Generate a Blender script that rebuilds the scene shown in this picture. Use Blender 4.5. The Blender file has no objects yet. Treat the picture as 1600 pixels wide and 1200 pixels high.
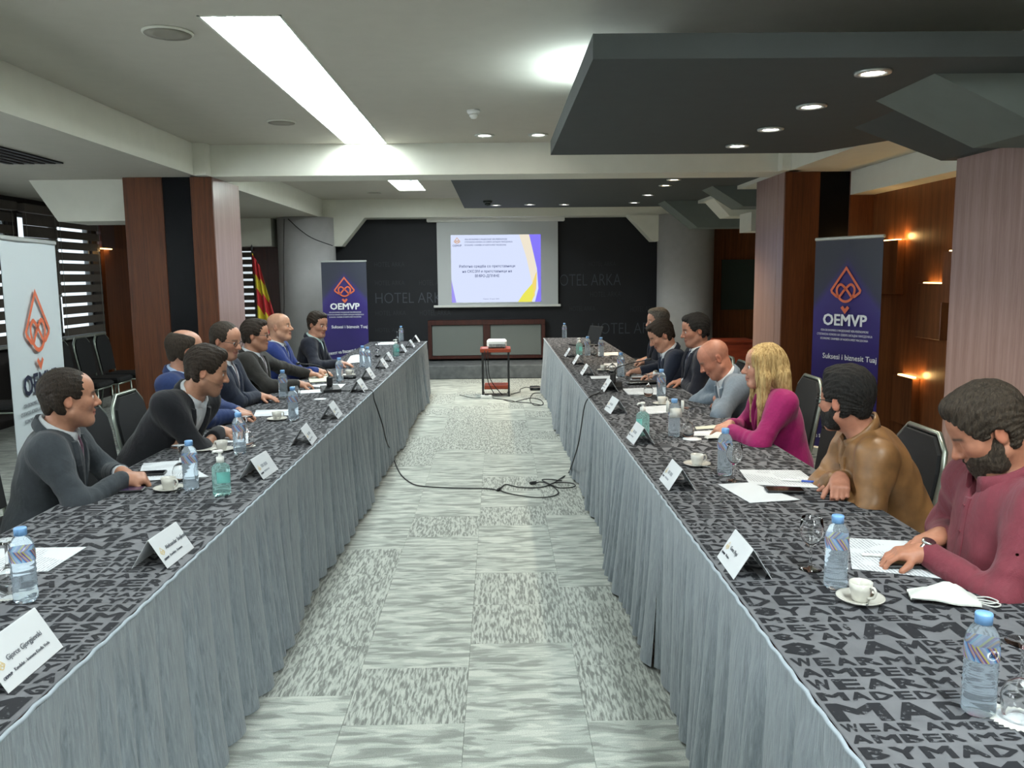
import bpy, math, random
import numpy as np
from mathutils import Vector, Matrix, noise as mnoise
random.seed(7); RNG = np.random.default_rng(7)
SC = bpy.context.scene
COL = SC.collection
R = math.radians
# ------------------------------------------------------------------ camera
FPX, CAMH = 1320.0, 1.63
def cam_basis(p, y, r):
    F = np.array([math.sin(y)*math.cos(p), math.cos(y)*math.cos(p), -math.sin(p)])
    R0 = np.array([math.cos(y), -math.sin(y), 0.0]); U0 = np.cross(R0, F)
    return F, R0*math.cos(r)-U0*math.sin(r), U0*math.cos(r)+R0*math.sin(r)
CF, CR, CU = cam_basis(R(7.3058), R(0.9139), R(0.6))
CC = np.array([0, 0, CAMH])
cd = bpy.data.cameras.new('camera'); cam = bpy.data.objects.new('camera', cd); COL.objects.link(cam)
cd.sensor_width = 36; cd.lens = FPX/1600*36; cd.clip_start = 0.05; cd.clip_end = 200
cam.matrix_world = Matrix(((CR[0], CU[0], -CF[0], 0), (CR[1], CU[1], -CF[1], 0), (CR[2], CU[2], -CF[2], CAMH), (0, 0, 0, 1)))
SC.camera = cam
# points of the place from its surveyed picture positions
def ray(px, py): return CF + CR*(px-800)/FPX - CU*(py-600)/FPX
def atz(px, py, z=0.75): d = ray(px, py); return CC + d*(z-CAMH)/d[2]
def aty(px, py, Y): d = ray(px, py); return CC + d*Y/d[1]
def atx(px, py, X): d = ray(px, py); return CC + d*X/d[0]
# ------------------------------------------------------------------ view, world
vs = SC.view_settings
SC.display_settings.display_device = 'sRGB'
vs.view_transform = 'Standard'; vs.look = 'None'; vs.gamma = 1; vs.use_curve_mapping = False
vs.exposure = 1.95
w = bpy.data.worlds.new('World'); SC.world = w; w.use_nodes = True
bg = w.node_tree.nodes['Background']
bg.inputs[0].default_value = (0.86, 0.94, 1.0, 1); bg.inputs[1].default_value = 0.34
def area(name, loc, rot, sx, sy, power, color=(1, 1, 1), spread=180):
    l = bpy.data.lights.new(name, 'AREA'); l.shape = 'RECTANGLE'; l.size = sx; l.size_y = sy
    l.energy = power; l.color = color; l.spread = R(spread)
    o = bpy.data.objects.new(name, l); COL.objects.link(o); o.location = loc; o.rotation_euler = rot
    return o
# daylight through the window wall on the left (outside the glass), brightest next to the camera end
DAY = (0.94, 0.98, 1.0)
for yy in (0.2, 3.2, 6.2):
    area('daylight_window', (-5.75, yy, 1.65), (0, R(-90), 0), 1.5, 2.2, 28, DAY)

# ------------------------------------------------------------------ mesh helpers
def S(*c):
    if len(c) == 1 and isinstance(c[0], str):
        h = c[0].lstrip('#'); c = [int(h[i:i+2], 16) for i in (0, 2, 4)]
    f = lambda v: v/12.92 if v <= .04045 else ((v+.055)/1.055)**2.4
    return tuple(f(v/255) for v in c)+(1.0,)
def link(o, parent=None):
    COL.objects.link(o)
    if parent is not None: o.parent = parent
    return o
def tag(o, label=None, cat=None, group=None, kind=None):
    if label: o['label'] = label
    if cat: o['category'] = cat
    if group: o['group'] = group
    if kind: o['kind'] = kind
    return o
def empty(name, loc=(0, 0, 0), rz=0.0, label=None, cat=None, group=None, kind=None):
    o = bpy.data.objects.new(name, None); COL.objects.link(o); o.location = loc; o.rotation_euler = (0, 0, rz)
    o.empty_display_size = 0.1
    return tag(o, label, cat, group, kind)
def copy_tree(o, parent=None):
    c = o.copy(); COL.objects.link(c)
    if parent is not None:
        c.parent = parent; c.matrix_parent_inverse = o.matrix_parent_inverse.copy()
    for ch in list(o.children): copy_tree(ch, c)
    return c
def npmesh(name, V, F, smooth=True):
    V = np.asarray(V, dtype=np.float32); F = np.asarray(F, dtype=np.int32)
    me = bpy.data.meshes.new(name); n, k = F.shape
    me.vertices.add(len(V)); me.vertices.foreach_set('co', V.ravel())
    me.loops.add(n*k); me.loops.foreach_set('vertex_index', F.ravel())
    me.polygons.add(n); me.polygons.foreach_set('loop_start', np.arange(0, n*k, k, dtype=np.int32))
    me.polygons.foreach_set('loop_total', np.full(n, k, dtype=np.int32))
    me.polygons.foreach_set('use_smooth', np.full(n, smooth, dtype=bool))
    me.update(calc_edges=True); me.validate()
    return me
class MB:
    """collects shapes that become ONE mesh"""
    def __init__(s): s.v = []; s.f = []; s.sm = []
    def add(s, V, F, smooth=False):
        b = len(s.v); s.v += [tuple(p) for p in V]; s.f += [tuple(i+b for i in f) for f in F]; s.sm += [smooth]*len(F); return s
    def box(s, x0, y0, z0, x1, y1, z1, bev=0.0):
        x0, x1 = min(x0, x1), max(x0, x1); y0, y1 = min(y0, y1), max(y0, y1); z0, z1 = min(z0, z1), max(z0, z1)
        if bev <= 0:
            V = [(x, y, z) for z in (z0, z1) for y in (y0, y1) for x in (x0, x1)]
            return s.add(V, [(0, 2, 3, 1), (4, 5, 7, 6), (0, 1, 5, 4), (2, 6, 7, 3), (0, 4, 6, 2), (1, 3, 7, 5)])
        b = bev; loops = []
        for z, i in ((z0, b), (z0+b, 0), (z1-b, 0), (z1, b)):
            X0, X1, Y0, Y1 = x0+i, x1-i, y0+i, y1-i
            c = b if i == 0 else b*.6
            loops.append([(X0+c, Y0, z), (X1-c, Y0, z), (X1, Y0+c, z), (X1, Y1-c, z), (X1-c, Y1, z), (X0+c, Y1, z), (X0, Y1-c, z), (X0, Y0+c, z)])
        return s.loft(loops, True, True, False)
    def loft(s, loops, cap0=True, cap1=True, smooth=True, closed=True):
        n = len(loops[0]); V = [p for l in loops for p in l]; F = []
        for a in range(len(loops)-1):
            for i in range(n if closed else n-1):
                j = (i+1) % n
                F.append((a*n+i, a*n+j, (a+1)*n+j, (a+1)*n+i))
        s.add(V, F, smooth)
        b = len(s.v)-len(V)
        if cap0: s.f.append(tuple(b+i for i in range(n-1, -1, -1))); s.sm.append(False)
        if cap1: s.f.append(tuple(b+(len(loops)-1)*n+i for i in range(n))); s.sm.append(False)
        return s
    def prism(s, poly, d):
        """planar polygon (3D points) extruded along vector d"""
        d = Vector(d); A = [Vector(p) for p in poly]
        return s.loft([A, [p+d for p in A]], True, True, False)
    def lathe(s, prof, n=20, c=(0, 0, 0), cap0=True, cap1=True):
        loops = [[(c[0]+r*math.cos(2*math.pi*i/n), c[1]+r*math.sin(2*math.pi*i/n), c[2]+z) for i in range(n)] for r, z in prof]
        return s.loft(loops, cap0, cap1, True)
    def tube(s, pts, r, n=8, caps=True):
        P = [Vector(p) for p in pts]; loops = []; up = Vector((0, 0, 1)); prev = None
        for i, p in enumerate(P):
            t = (P[min(i+1, len(P)-1)]-P[max(i-1, 0)]).normalized()
            if prev is None:
                a = t.orthogonal().normalized()
            else:
                a = (prev-t*prev.dot(t)); a = a.normalized() if a.length > 1e-6 else t.orthogonal().normalized()
            prev = a; b = t.cross(a); rr = r[i] if isinstance(r, (list, tuple)) else r
            loops.append([p+a*(rr*math.cos(2*math.pi*k/n))+b*(rr*math.sin(2*math.pi*k/n)) for k in range(n)])
        return s.loft(loops, caps, caps, True)
    def build(s, name, mat, parent=None, kind=None):
        me = bpy.data.meshes.new(name); me.from_pydata([tuple(p) for p in s.v], [], s.f)
        me.polygons.foreach_set('use_smooth', np.array(s.sm, dtype=bool)); me.update()
        if mat is not None:
            for m in (mat if isinstance(mat, (list, tuple)) else [mat]): me.materials.append(m)
        o = bpy.data.objects.new(name, me); link(o, parent)
        if kind: o['kind'] = kind
        return o
def smooth_path(pts, n=8):
    P = [Vector(p) for p in pts]; out = []
    for i in range(len(P)-1):
        p0, p1, p2, p3 = P[max(i-1, 0)], P[i], P[i+1], P[min(i+2, len(P)-1)]
        for k in range(n):
            t = k/n
            out.append(0.5*((2*p1)+(p2-p0)*t+(2*p0-5*p1+4*p2-p3)*t*t+(3*p1-p0-3*p2+p3)*t**3))
    out.append(P[-1]); return out
# flat lettering: real outlines turned into one mesh
_fc = bpy.data.curves.new('type', 'FONT'); _fo = bpy.data.objects.new('type', _fc); COL.objects.link(_fo)
_glyph = {}
def text_data(body, bold=0.0, res=2, spacing=1.0):
    key = (body, bold, res, spacing)
    if key not in _glyph:
        _fc.body = body; _fc.offset = bold; _fc.resolution_u = res; _fc.space_character = spacing
        dg = bpy.context.evaluated_depsgraph_get(); dg.update()
        m = bpy.data.meshes.new_from_object(_fo.evaluated_get(dg))
        V = np.array([v.co[:] for v in m.vertices]).reshape(-1, 3); F = [tuple(p.vertices) for p in m.polygons]
        bpy.data.meshes.remove(m); _glyph[key] = (V, F)
    return _glyph[key]
def text_obj(name, lines, mat, M, parent=None, bold=0.0, res=2):
    """lines: (string, x, y, height of a capital, align, width or None) in the plane of matrix M"""
    V = []; F = []
    for body, x, y, h, al, wd in lines:
        v, f = text_data(body, bold, res)
        if not len(v): continue
        v = v.copy()*(h/0.70); x0, x1 = v[:, 0].min(), v[:, 0].max()
        if wd: v[:, 0] = (v[:, 0]-x0)*wd/(x1-x0); x0, x1 = 0, wd
        v[:, 0] += x-(x0 if al == 'l' else x1 if al == 'r' else (x0+x1)/2); v[:, 1] += y; v[:, 2] = 0
        b = len(V); V += [tuple(M @ Vector(p)) for p in v]; F += [tuple(i+b for i in q) for q in f]
    me = bpy.data.meshes.new(name); me.from_pydata(V, [], F); me.update(); me.materials.append(mat)
    return link(bpy.data.objects.new(name, me), parent)
def plane_matrix(o, xdir, ydir):
    x = Vector(xdir).normalized(); y = Vector(ydir).normalized(); z = x.cross(y); o = Vector(o)
    return Matrix(((x[0], y[0], z[0], o[0]), (x[1], y[1], z[1], o[1]), (x[2], y[2], z[2], o[2]), (0, 0, 0, 1)))
# ------------------------------------------------------------------ materials
def nodes(name):
    m = bpy.data.materials.new(name); m.use_nodes = True; nt = m.node_tree
    return m, nt, nt.nodes['Principled BSDF']
def N(nt, t, **kw):
    n = nt.nodes.new(t)
    for k, v in kw.items():
        if k.startswith('i_'):
            n.inputs[k[2:].replace('_', ' ')].default_value = v
        else: setattr(n, k, v)
    return n
def ramp(nt, fac, stops, interp='LINEAR'):
    r = nt.nodes.new('ShaderNodeValToRGB'); r.color_ramp.interpolation = interp
    while len(r.color_ramp.elements) < len(stops): r.color_ramp.elements.new(0.5)
    for e, (p, c) in zip(r.color_ramp.elements, stops): e.position = p; e.color = c
    nt.links.new(fac, r.inputs[0]); return r.outputs[0]
def coord(nt, kind='Object', scale=(1, 1, 1), rot=(0, 0, 0), rnd=False):
    if kind == 'World':
        g = nt.nodes.new('ShaderNodeNewGeometry').outputs['Position']
    else:
        g = nt.nodes.new('ShaderNodeTexCoord').outputs[kind]
    mp = nt.nodes.new('ShaderNodeMapping'); mp.inputs['Scale'].default_value = scale; mp.inputs['Rotation'].default_value = rot
    nt.links.new(g, mp.inputs['Vector'])
    if rnd:
        oi = nt.nodes.new('ShaderNodeObjectInfo'); mu = nt.nodes.new('ShaderNodeMath'); mu.operation = 'MULTIPLY'; mu.inputs[1].default_value = 37.0
        nt.links.new(oi.outputs['Random'], mu.inputs[0]); cx = nt.nodes.new('ShaderNodeCombineXYZ')
        for i in range(3): nt.links.new(mu.outputs[0], cx.inputs[i])
        nt.links.new(cx.outputs[0], mp.inputs['Location'])
    return mp.outputs[0]
def noise(nt, vec, scale=5, detail=3, rough=.5, dist=0):
    n = N(nt, 'ShaderNodeTexNoise'); n.inputs['Scale'].default_value = scale; n.inputs['Detail'].default_value = detail
    n.inputs['Roughness'].default_value = rough; n.inputs['Distortion'].default_value = dist
    nt.links.new(vec, n.inputs['Vector']); return n.outputs['Fac']
def bump(nt, b, h, strength=.3, dist=.01):
    n = N(nt, 'ShaderNodeBump'); n.inputs['Strength'].default_value = strength; n.inputs['Distance'].default_value = dist
    nt.links.new(h, n.inputs['Height']); nt.links.new(n.outputs[0], b.inputs['Normal'])
def plain(name, col, rough=.6, metal=0.0, spec=.5, var=0.0, vscale=8, bmp=0.0, bscale=60, **kw):
    """a surface with a little tonal variation and fine relief"""
    m, nt, b = nodes(name); b.inputs['Roughness'].default_value = rough; b.inputs['Metallic'].default_value = metal
    b.inputs['Specular IOR Level'].default_value = spec
    c = coord(nt, 'Object')
    lo = tuple(v*(1-var) for v in col[:3])+(1,); hi = tuple(min(1, v*(1+var)) for v in col[:3])+(1,)
    nt.links.new(ramp(nt, noise(nt, c, vscale), [(.3, lo), (.7, hi)]), b.inputs['Base Color'])
    if bmp: bump(nt, b, noise(nt, c, bscale, 4), bmp, .004)
    for k, v in kw.items(): b.inputs[k.replace('_', ' ')].default_value = v
    return m
def emit(name, col, strength):
    m, nt, b = nodes(name); b.inputs['Base Color'].default_value = (0, 0, 0, 1)
    b.inputs['Emission Color'].default_value = col; b.inputs['Emission Strength'].default_value = strength
    b.inputs['Roughness'].default_value = .8; b.inputs['Specular IOR Level'].default_value = .1
    return m
def wood(name, dark, light, rough=.38, axis='Z', coat=.15):
    m, nt, b = nodes(name); b.inputs['Roughness'].default_value = rough; b.inputs['Specular IOR Level'].default_value = .3; b.inputs['Coat Weight'].default_value = coat; b.inputs['Coat Roughness'].default_value = .22
    sc = {'Z': (9, 9, .35), 'X': (.35, 9, 9), 'Y': (9, .35, 9)}[axis]
    c = coord(nt, 'World', sc)
    f1 = noise(nt, c, 2.2, 6, .62, .8)
    c2 = coord(nt, 'World', tuple(v*5 for v in sc)); f2 = noise(nt, c2, 4.5, 3, .6)
    mx = N(nt, 'ShaderNodeMix'); mx.inputs['Factor'].default_value = .35
    nt.links.new(f1, mx.inputs['A']); nt.links.new(f2, mx.inputs['B'])
    nt.links.new(ramp(nt, mx.outputs['Result'], [(.34, dark), (.5, tuple((a+c_)/2 for a, c_ in zip(dark, light))), (.68, light)]), b.inputs['Base Color'])
    bump(nt, b, f2, .06, .002)
    return m
MT = {}
MT['soffit'] = plain('beam_paint_shaded', S(186, 183, 171), .9, bmp=.05, bscale=90, var=.02)  # darker copy of the beam paint, underside shade put into the colour
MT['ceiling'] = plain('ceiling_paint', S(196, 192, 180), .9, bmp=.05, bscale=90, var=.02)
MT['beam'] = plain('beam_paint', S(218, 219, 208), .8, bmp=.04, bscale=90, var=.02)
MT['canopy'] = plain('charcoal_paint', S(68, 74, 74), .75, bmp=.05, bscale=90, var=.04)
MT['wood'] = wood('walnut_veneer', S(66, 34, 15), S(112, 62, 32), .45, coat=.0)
MT['wood_lit'] = wood('walnut_veneer_lit', S(134, 108, 102), S(168, 142, 136), .32, coat=.4)  # paler walnut: sheen of the aisle faces put into the colour
MT['wood_dark'] = wood('mahogany_veneer', S(56, 30, 27), S(84, 46, 38))
MT['wood_warm'] = wood('amber_walnut_veneer', S(92, 52, 28), S(146, 90, 52))
MT['dark_glass'] = plain('black_glass', S(13, 14, 17), .3, spec=.08, var=.0)
MT['slate'] = plain('dark_wall_paint', S(25, 27, 33), .7, bmp=.08, var=.12, vscale=3)
MT['concrete'] = plain('grey_column_paint', S(178, 178, 179), .8, bmp=.06, bscale=40, var=.04)
MT['dark_wall'] = plain('dark_brown_wall', S(42, 36, 35), .8, var=.1)
MT['black_plastic'] = plain('black_plastic', S(24, 25, 27), .4, var=.05)
MT['black_rubber'] = plain('black_rubber', S(20, 21, 23), .6, var=.05)
MT['white_plastic'] = plain('white_plastic', S(225, 226, 222), .4, var=.02)
MT['metal'] = plain('brushed_metal', S(178, 186, 180), .32, .85, var=.05)
MT['chrome'] = plain('chrome', S(200, 204, 202), .18, 1.0, var=.03)
MT['alu'] = plain('aluminium', S(200, 205, 202), .35, .6, var=.03)
def carpet(name, hatched):
    m, nt, b = nodes(name); b.inputs['Roughness'].default_value = .95; b.inputs['Specular IOR Level'].default_value = .1
    b.inputs['Sheen Weight'].default_value = .2
    if hatched:
        c = coord(nt, 'Object', (44, 6.5, 1), (0, 0, R(9)), True)
        f = noise(nt, c, 2.2, 2, .5, .45)
        col = ramp(nt, f, [(.38, S(115, 119, 114)), (.47, S(143, 147, 141)), (.55, S(170, 175, 168)), (.66, S(181, 185, 178))])
    else:
        c = coord(nt, 'Object', (3.2, 14, 1), (0, 0, R(3)), True)
        f = noise(nt, c, 1.6, 2, .55, .6)
        col = ramp(nt, f, [(.36, S(132, 137, 131)), (.46, S(148, 152, 146)), (.48, S(163, 169, 162)), (.57, S(170, 175, 168)), (.60, S(186, 190, 182))])
    c2 = coord(nt, 'Object', (1, 1, 1)); g = noise(nt, c2, 260, 2)
    mx = N(nt, 'ShaderNodeMix', data_type='RGBA', blend_type='MULTIPLY'); mx.inputs['Factor'].default_value = .55
    nt.links.new(col, mx.inputs['A']); nt.links.new(ramp(nt, g, [(.3, (.62, .62, .62, 1)), (.7, (1.25, 1.25, 1.25, 1))]), mx.inputs['B'])
    nt.links.new(mx.outputs['Result'], b.inputs['Base Color']); bump(nt, b, g, .5, .004)
    return m
MT['carpet_a'] = carpet('carpet_mottled', False); MT['carpet_b'] = carpet('carpet_hatched', True)
MT['carpet_stage'] = plain('stage_carpet', S(92, 96, 98), .95, var=.22, vscale=9, bmp=.4, bscale=200, spec=.1)
MT['glass'] = None
def glass(name, col=(1, 1, 1, 1), rough=.0, ior=1.45, tr=1.0, coat=0.0):
    m, nt, b = nodes(name); b.inputs['Base Color'].default_value = col; b.inputs['Roughness'].default_value = rough
    b.inputs['IOR'].default_value = ior; b.inputs['Transmission Weight'].default_value = tr; b.inputs['Coat Weight'].default_value = coat
    return m
MT['glass'] = glass('clear_glass')
MT['pane'] = glass('window_pane', (.92, .96, .97, 1), 0, 1.02)
# ------------------------------------------------------------------ the room
STR = 'structure'
ZC, ZB = 2.87, 2.58            # ceiling, underside of beams
XL, XR, YB = -5.5, 4.9, 14.32   # window wall, right wall behind, stage wall
YN = -2.6                       # wall behind the camera
# floor: slab and carpet tiles
T = 0.45
fl = MB().box(XL-.1, YN, -.2, XR+.1, YB+.1, -.008).build('floor', plain('floor_screed', S(70, 70, 70), .9), kind=STR)
tiles = []
i0 = int((XL+.14)/T)-1
for i in range(i0, 14):
    x = -.14+i*T
    for j in range(-7, 34):
        y = j*T+(T/2 if i % 2 else 0)
        if x < XL-.3 or x > XR-.1 or y < YN or y > YB-.2: continue
        h = mnoise.noise((i*.71+3.1, j*.53, 1.3)) > .07
        inaisle = -1.15 < x+T/2 < .95 and y > 1.2
        left = x < -1.6 and y > 3.4 and x/(y+.01) > -.62
        tiles.append((0 if inaisle else 1 if left else 2, (x+T/2)**2+y*y, x, y, h))
tiles.sort()
def tile_mesh(nm, mat):
    g = .0005; return MB().box(-T/2+g, -T/2+g, -.008, T/2-g, T/2-g, 0, .0008).build(nm, mat)
tA = tile_mesh('carpet_tile', MT['carpet_a']); tB = tile_mesh('carpet_tile', MT['carpet_b'])
rest = MB(); nA = []; first = {}
for k, (a, d, x, y, h) in enumerate(tiles):
    if k < 298:
        src = tB if h else tA
        if h not in first: o = src; first[h] = 1
        else: o = src.copy(); COL.objects.link(o)
        o.parent = fl; o.location = (x+T/2, y+T/2, 0)
    else:
        g = .0012; rest.box(x+g, y+g, -.008, x+T-g, y+T-g, 0)
rest.build('carpet_tiling', MT['carpet_a'], fl, kind='stuff')
# ceiling with three recessed light troughs
SX0, SX1 = -1.41, -1.01
RX_ = (1.0, 1.4, -2.2, 1.9)      # an added fourth trough, out of view, to light the left table's skirt
SLOTS = [(-.2, 3.75), (4.22, 8.14), (8.62, 12.5)]
ce = MB()
ce.box(-2.9, YN, ZC, SX0, YB, ZC+.1); ce.box(SX1, YN, ZC, RX_[0], YB, ZC+.1); ce.box(RX_[1], YN, ZC, XR+.1, YB, ZC+.1); ce.box(RX_[0], YN, ZC, RX_[1], RX_[2], ZC+.1); ce.box(RX_[0], RX_[3], ZC, RX_[1], YB, ZC+.1)
ys = [YN]+[v for s in SLOTS for v in s]+[YB]
for a in range(0, len(ys), 2): ce.box(SX0, ys[a], ZC, SX1, ys[a+1], ZC+.1)
ceil = ce.build('ceiling', MT['ceiling'], kind=STR)
def strip_mat():
    m, nt, b = nodes('strip_diffuser'); b.inputs['Base Color'].default_value = (.05, .05, .05, 1)
    c = coord(nt, 'Object', (1, 1, 1)); c2 = coord(nt, 'Object', (6, .8, 1))
    f = noise(nt, c2, 2.2, 3, .55, .6)
    col = ramp(nt, f, [(.36, (.026, .038, .04, 1)), (.43, (.06, .075, .076, 1)), (.50, (.62, .72, .72, 1)), (.68, (1, 1, .98, 1))])
    nt.links.new(col, b.inputs['Emission Color']); b.inputs['Emission Strength'].default_value = STRIP_E
    return m
STRIP_E = 18.0; sm_right = strip_mat(); STRIP_E = 6.5; sm_near = strip_mat(); STRIP_E = 16.0; sm_far = strip_mat(); STRIP_E = 10.0; sm_mid = strip_mat()
for k, (a, b_) in enumerate(SLOTS+[RX_[2:]]):
    sm_ = (sm_near, sm_mid, sm_far, sm_right)[k]
    t = empty('strip_light', ((SX0+SX1)/2 if k < 3 else (RX_[0]+RX_[1])/2, (a+b_)/2, ZC), 0,
              ['recessed strip ceiling light over the near end of left table', 'long glowing recessed strip light in the near ceiling bay', 'short glowing strip light seen in ceiling beyond the beam', 'recessed strip ceiling light over near end of right table'][k], 'ceiling light')
    hx, hy = (SX1-SX0)/2, (b_-a)/2
    f = MB()
    for sx in (-1, 1): f.box(sx*hx, -hy, -.004, sx*(hx-.012), hy, .085)
    for sy in (-1, 1): f.box(-hx, sy*hy, -.004, hx, sy*(hy-.012), .085)
    f.build('trough', MT['beam'], t)
    L = hy*2-.024; n = 3
    for q in range(n):
        y0 = -hy+.012+q*L/n; d = MB(); loops = []
        for s in range(9):   # film sheets sag a little
            u = s/8; loops.append([(-hx+.012, y0+u*L/n, .05-.012*math.sin(math.pi*u)), (0, y0+u*L/n, .044-.018*math.sin(math.pi*u)), (hx-.012, y0+u*L/n, .05-.012*math.sin(math.pi*u))])
        d.loft(loops, False, False, True, closed=False)
        d.build('diffuser', sm_, t)
    MB().box(-hx, -hy, .086, hx, hy, .095).build('backplate', MT['white_plastic'], t)
# soffits and beams
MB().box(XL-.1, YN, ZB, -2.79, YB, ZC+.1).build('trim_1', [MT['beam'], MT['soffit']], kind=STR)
for p_ in COL.objects['trim_1'].data.polygons: p_.material_index = 1 if p_.normal.z < -.5 else 0  # downward faces take the copy with painted shade
MB().box(2.75, YN, ZB, 3.4, 9.2, ZC).box(2.75, 9.2, ZB, XR+.1, YB, ZC).build('trim_2', MT['beam'], kind=STR)
MB().box(-2.79, 8.15, ZB, 2.75, 8.6, ZC).box(-2.79, 8.142, ZB, 2.75, 8.15, ZB+.028).build('trim_3', MT['beam'], kind=STR)
MB().box(-2.79, 13.86, ZB, 2.75, YB, ZC).build('trim_4', MT['beam'], kind=STR)
MB().box(-2.86, 8.02, ZB, -2.67, 8.15, ZC).build('trim_20', MT['beam'], kind=STR)
MB().box(2.67, 8.02, ZB, 2.86, 8.15, ZC).build('trim_21', MT['beam'], kind=STR)
# niche fascia on the right
MB().box(3.37, 2.6, 2.36, 3.62, 8.2, ZC).build('trim_5', MT['beam'], kind=STR)
# walls
bk = MB().box(-2.9, YB, -.1, 2.9, YB+.1, 3).build('wall_back', MT['slate'], kind=STR)
MB().box(-2.9, YB, -.1, XL-.2, YB+.1, 3).build('wall_back_left', MT['wood_dark'], kind=STR)
MB().box(2.9, YB, -.1, XR+.2, YB+.1, 3).build('wall_back_right', MT['wood_warm'], kind=STR)
MB().box(XR, 8.2, -.1, XR+.1, YB, 3).build('wall_right_rear', MT['wood'], kind=STR)
MB().box(3.6, YN, -.1, 3.72, 8.3, 3).box(3.6, 8.3, -.1, XR+.1, 8.4, 3).build('wall_right', MT['wood_warm'], kind=STR)
MB().box(XL-.1, YN-.1, -.1, XR+.1, YN, 3).build('wall_front', MT['ceiling'], kind=STR)
# left window wall with openings
WZ0, WZ1 = .93, 2.40
wins = [(-1.2, .9), (1.3, 3.6), (4.0, 6.3), (6.7, 9.75), (9.95, 11.72)]
lw = MB().box(XL-.12, YN, -.1, XL, YB, WZ0).box(XL-.12, YN, WZ1, XL, YB, 3)
ed = [YN]+[v for s in wins for v in s]+[YB]
for a in range(0, len(ed), 2): lw.box(XL-.12, ed[a], WZ0, XL, ed[a+1], WZ1)
lw.build('wall_left', MT['dark_wall'], kind=STR)
MB().box(XL, 11.95, 0, XL+.05, YB, ZB).build('wall_left_panelling', MT['wood'], kind=STR)
fm = plain('window_frame_grey', S(120, 124, 124), .5)
for k, (a, b_) in enumerate(wins):
    wn = empty('window_%d' % (k+1), (XL, (a+b_)/2, 0), kind=STR)
    f = MB(); h = (b_-a)/2
    for y in (-h, 0, h): f.box(-.1, y-.035, WZ0, -.04, y+.035, WZ1)
    for z in (WZ0, WZ1): f.box(-.1, -h, z-.035, -.04, h, z+.035)
    f.build('window_frame', fm, wn)
    for s in (-1, 1): MB().box(-.075, s*.036, WZ0+.036, -.069, s*(h-.036), WZ1-.036).build('pane', MT['pane'], wn)
    MB().box(-.04, -h-.05, WZ0-.04, .08, h+.05, WZ0-.002).build('window_sill', fm, wn)
# zebra blinds: dark opaque bands with clear gaps
bl_dark = plain('blind_band', S(84, 76, 70), .8, var=.1, bmp=.1); bl_rail = plain('blind_rail', S(150, 152, 148), .5)
def blind(y0, y1, gap, label, n=11, pitch=.135, z0=2.42):
    t = empty('zebra_blind', (XL+.09, (y0+y1)/2, z0), 0, label, 'blind', 'zebra blinds on the window wall')
    h = (y1-y0)/2
    MB().box(-.05, -h-.02, -.01, .05, h+.02, .09, .012).build('cassette', bl_dark, t)
    sl = None
    for k in range(n):
        if sl is None: o = sl = MB().box(-.004, -h, -pitch*(1-gap)/2, .004, h, pitch*(1-gap)/2).build('band', bl_dark, t)
        else: o = sl.copy(); COL.objects.link(o)
        o.parent = t; o.location = (0, 0, -.02-pitch*(k+.5))
    MB().box(-.012, -h, -.02-pitch*n-.03, .012, h, -.02-pitch*n, .006).build('bottom_rail', bl_rail, t)
    for y in (-h+.05, h-.05): MB().tube([(.012, y, 0), (.012, y, -pitch*n)], .003, 5).build('cord', bl_rail, t)
    return t
blind(10.65, 11.74, .28, 'zebra blind with bright open gaps right of the white banner')
blind(9.9, 10.64, .02, 'nearly closed dark blind above the white banner', 7, .135)
blind(8.0, 9.72, .28, 'zebra blind at the left edge behind the white banner')
blind(6.75, 7.9, .34, 'zebra blind hidden behind the banner along left window wall')
blind(4.05, 6.25, .30, 'zebra blind nearest along the left window wall')
# small window with a blind in the rear wall
wn = empty('window_6', (-4.35, YB, 0), kind=STR)
MB().box(-.3, -.03, .9, .3, .0, 2.05).build('window_frame', plain('night_pane', S(40, 44, 46), .3), wn)
t = empty('zebra_blind', (-4.33, YB-.06, 2.08), 0, 'small zebra blind on rear wall behind the flag', 'blind', 'zebra blinds on the window wall')
MB().box(-.28, -.03, 0, .28, .03, .07).build('cassette', bl_dark, t)
MB().box(-.27, .006, -1.2, .27, .01, 0).build('backing', emit('daylit_gap', (.8, .9, .95, 1), .22), t)
sl = None
for k in range(10):
    if sl is None: o = sl = MB().box(-.28, -.004, -.041, .28, .004, .041).build('band', bl_dark, t)
    else: o = sl.copy(); COL.objects.link(o)
    o.parent = t; o.location = (0, 0, -.06-.118*k)
# clad pillars: walnut strips either side of a black glass strip, a paler copy with painted-in sheen towards the aisle
def pillar(x0, x1, y0, y1, zt, label, glass_at, split=None, name='pillar'):
    t = empty(name, (0, 0, 0), 0, label, 'pillar', kind=STR)
    s = 1 if x0 > 0 else -1
    a, b_ = (x0, x1) if s > 0 else (x1, x0)      # a: aisle side
    MB().box(min(a, b_)+.02, y0+.02, 0, max(a, b_)-.02, y1-.02, zt).build('core', MT['slate'], t)
    g0, g1 = glass_at
    MB().box(a, y0, 0, g0, y0+.03, zt, .004).build('panel', MT['wood'], t)
    MB().box(g1, y0, 0, b_, y0+.03, zt, .004).build('panel', MT['wood'], t)
    MB().box(g0, y0+.012, .1, g1, y0+.03, zt).build('glass_strip', MT['dark_glass'], t)
    MB().box(g0, y0+.006, 0, g1, y0+.03, .1).build('plinth', MT['black_plastic'], t)
    ya = y0+.031
    if split: MB().box(a, ya, 0, a+s*.03, split-.003, zt, .003).build('side_panel', MT['wood_lit'], t); ya = split+.003
    MB().box(a, ya, 0, a+s*.03, y1, zt, .003).build('side_panel', MT['wood_lit'], t)
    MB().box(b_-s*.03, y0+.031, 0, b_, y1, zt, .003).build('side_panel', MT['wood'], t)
    return t
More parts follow.
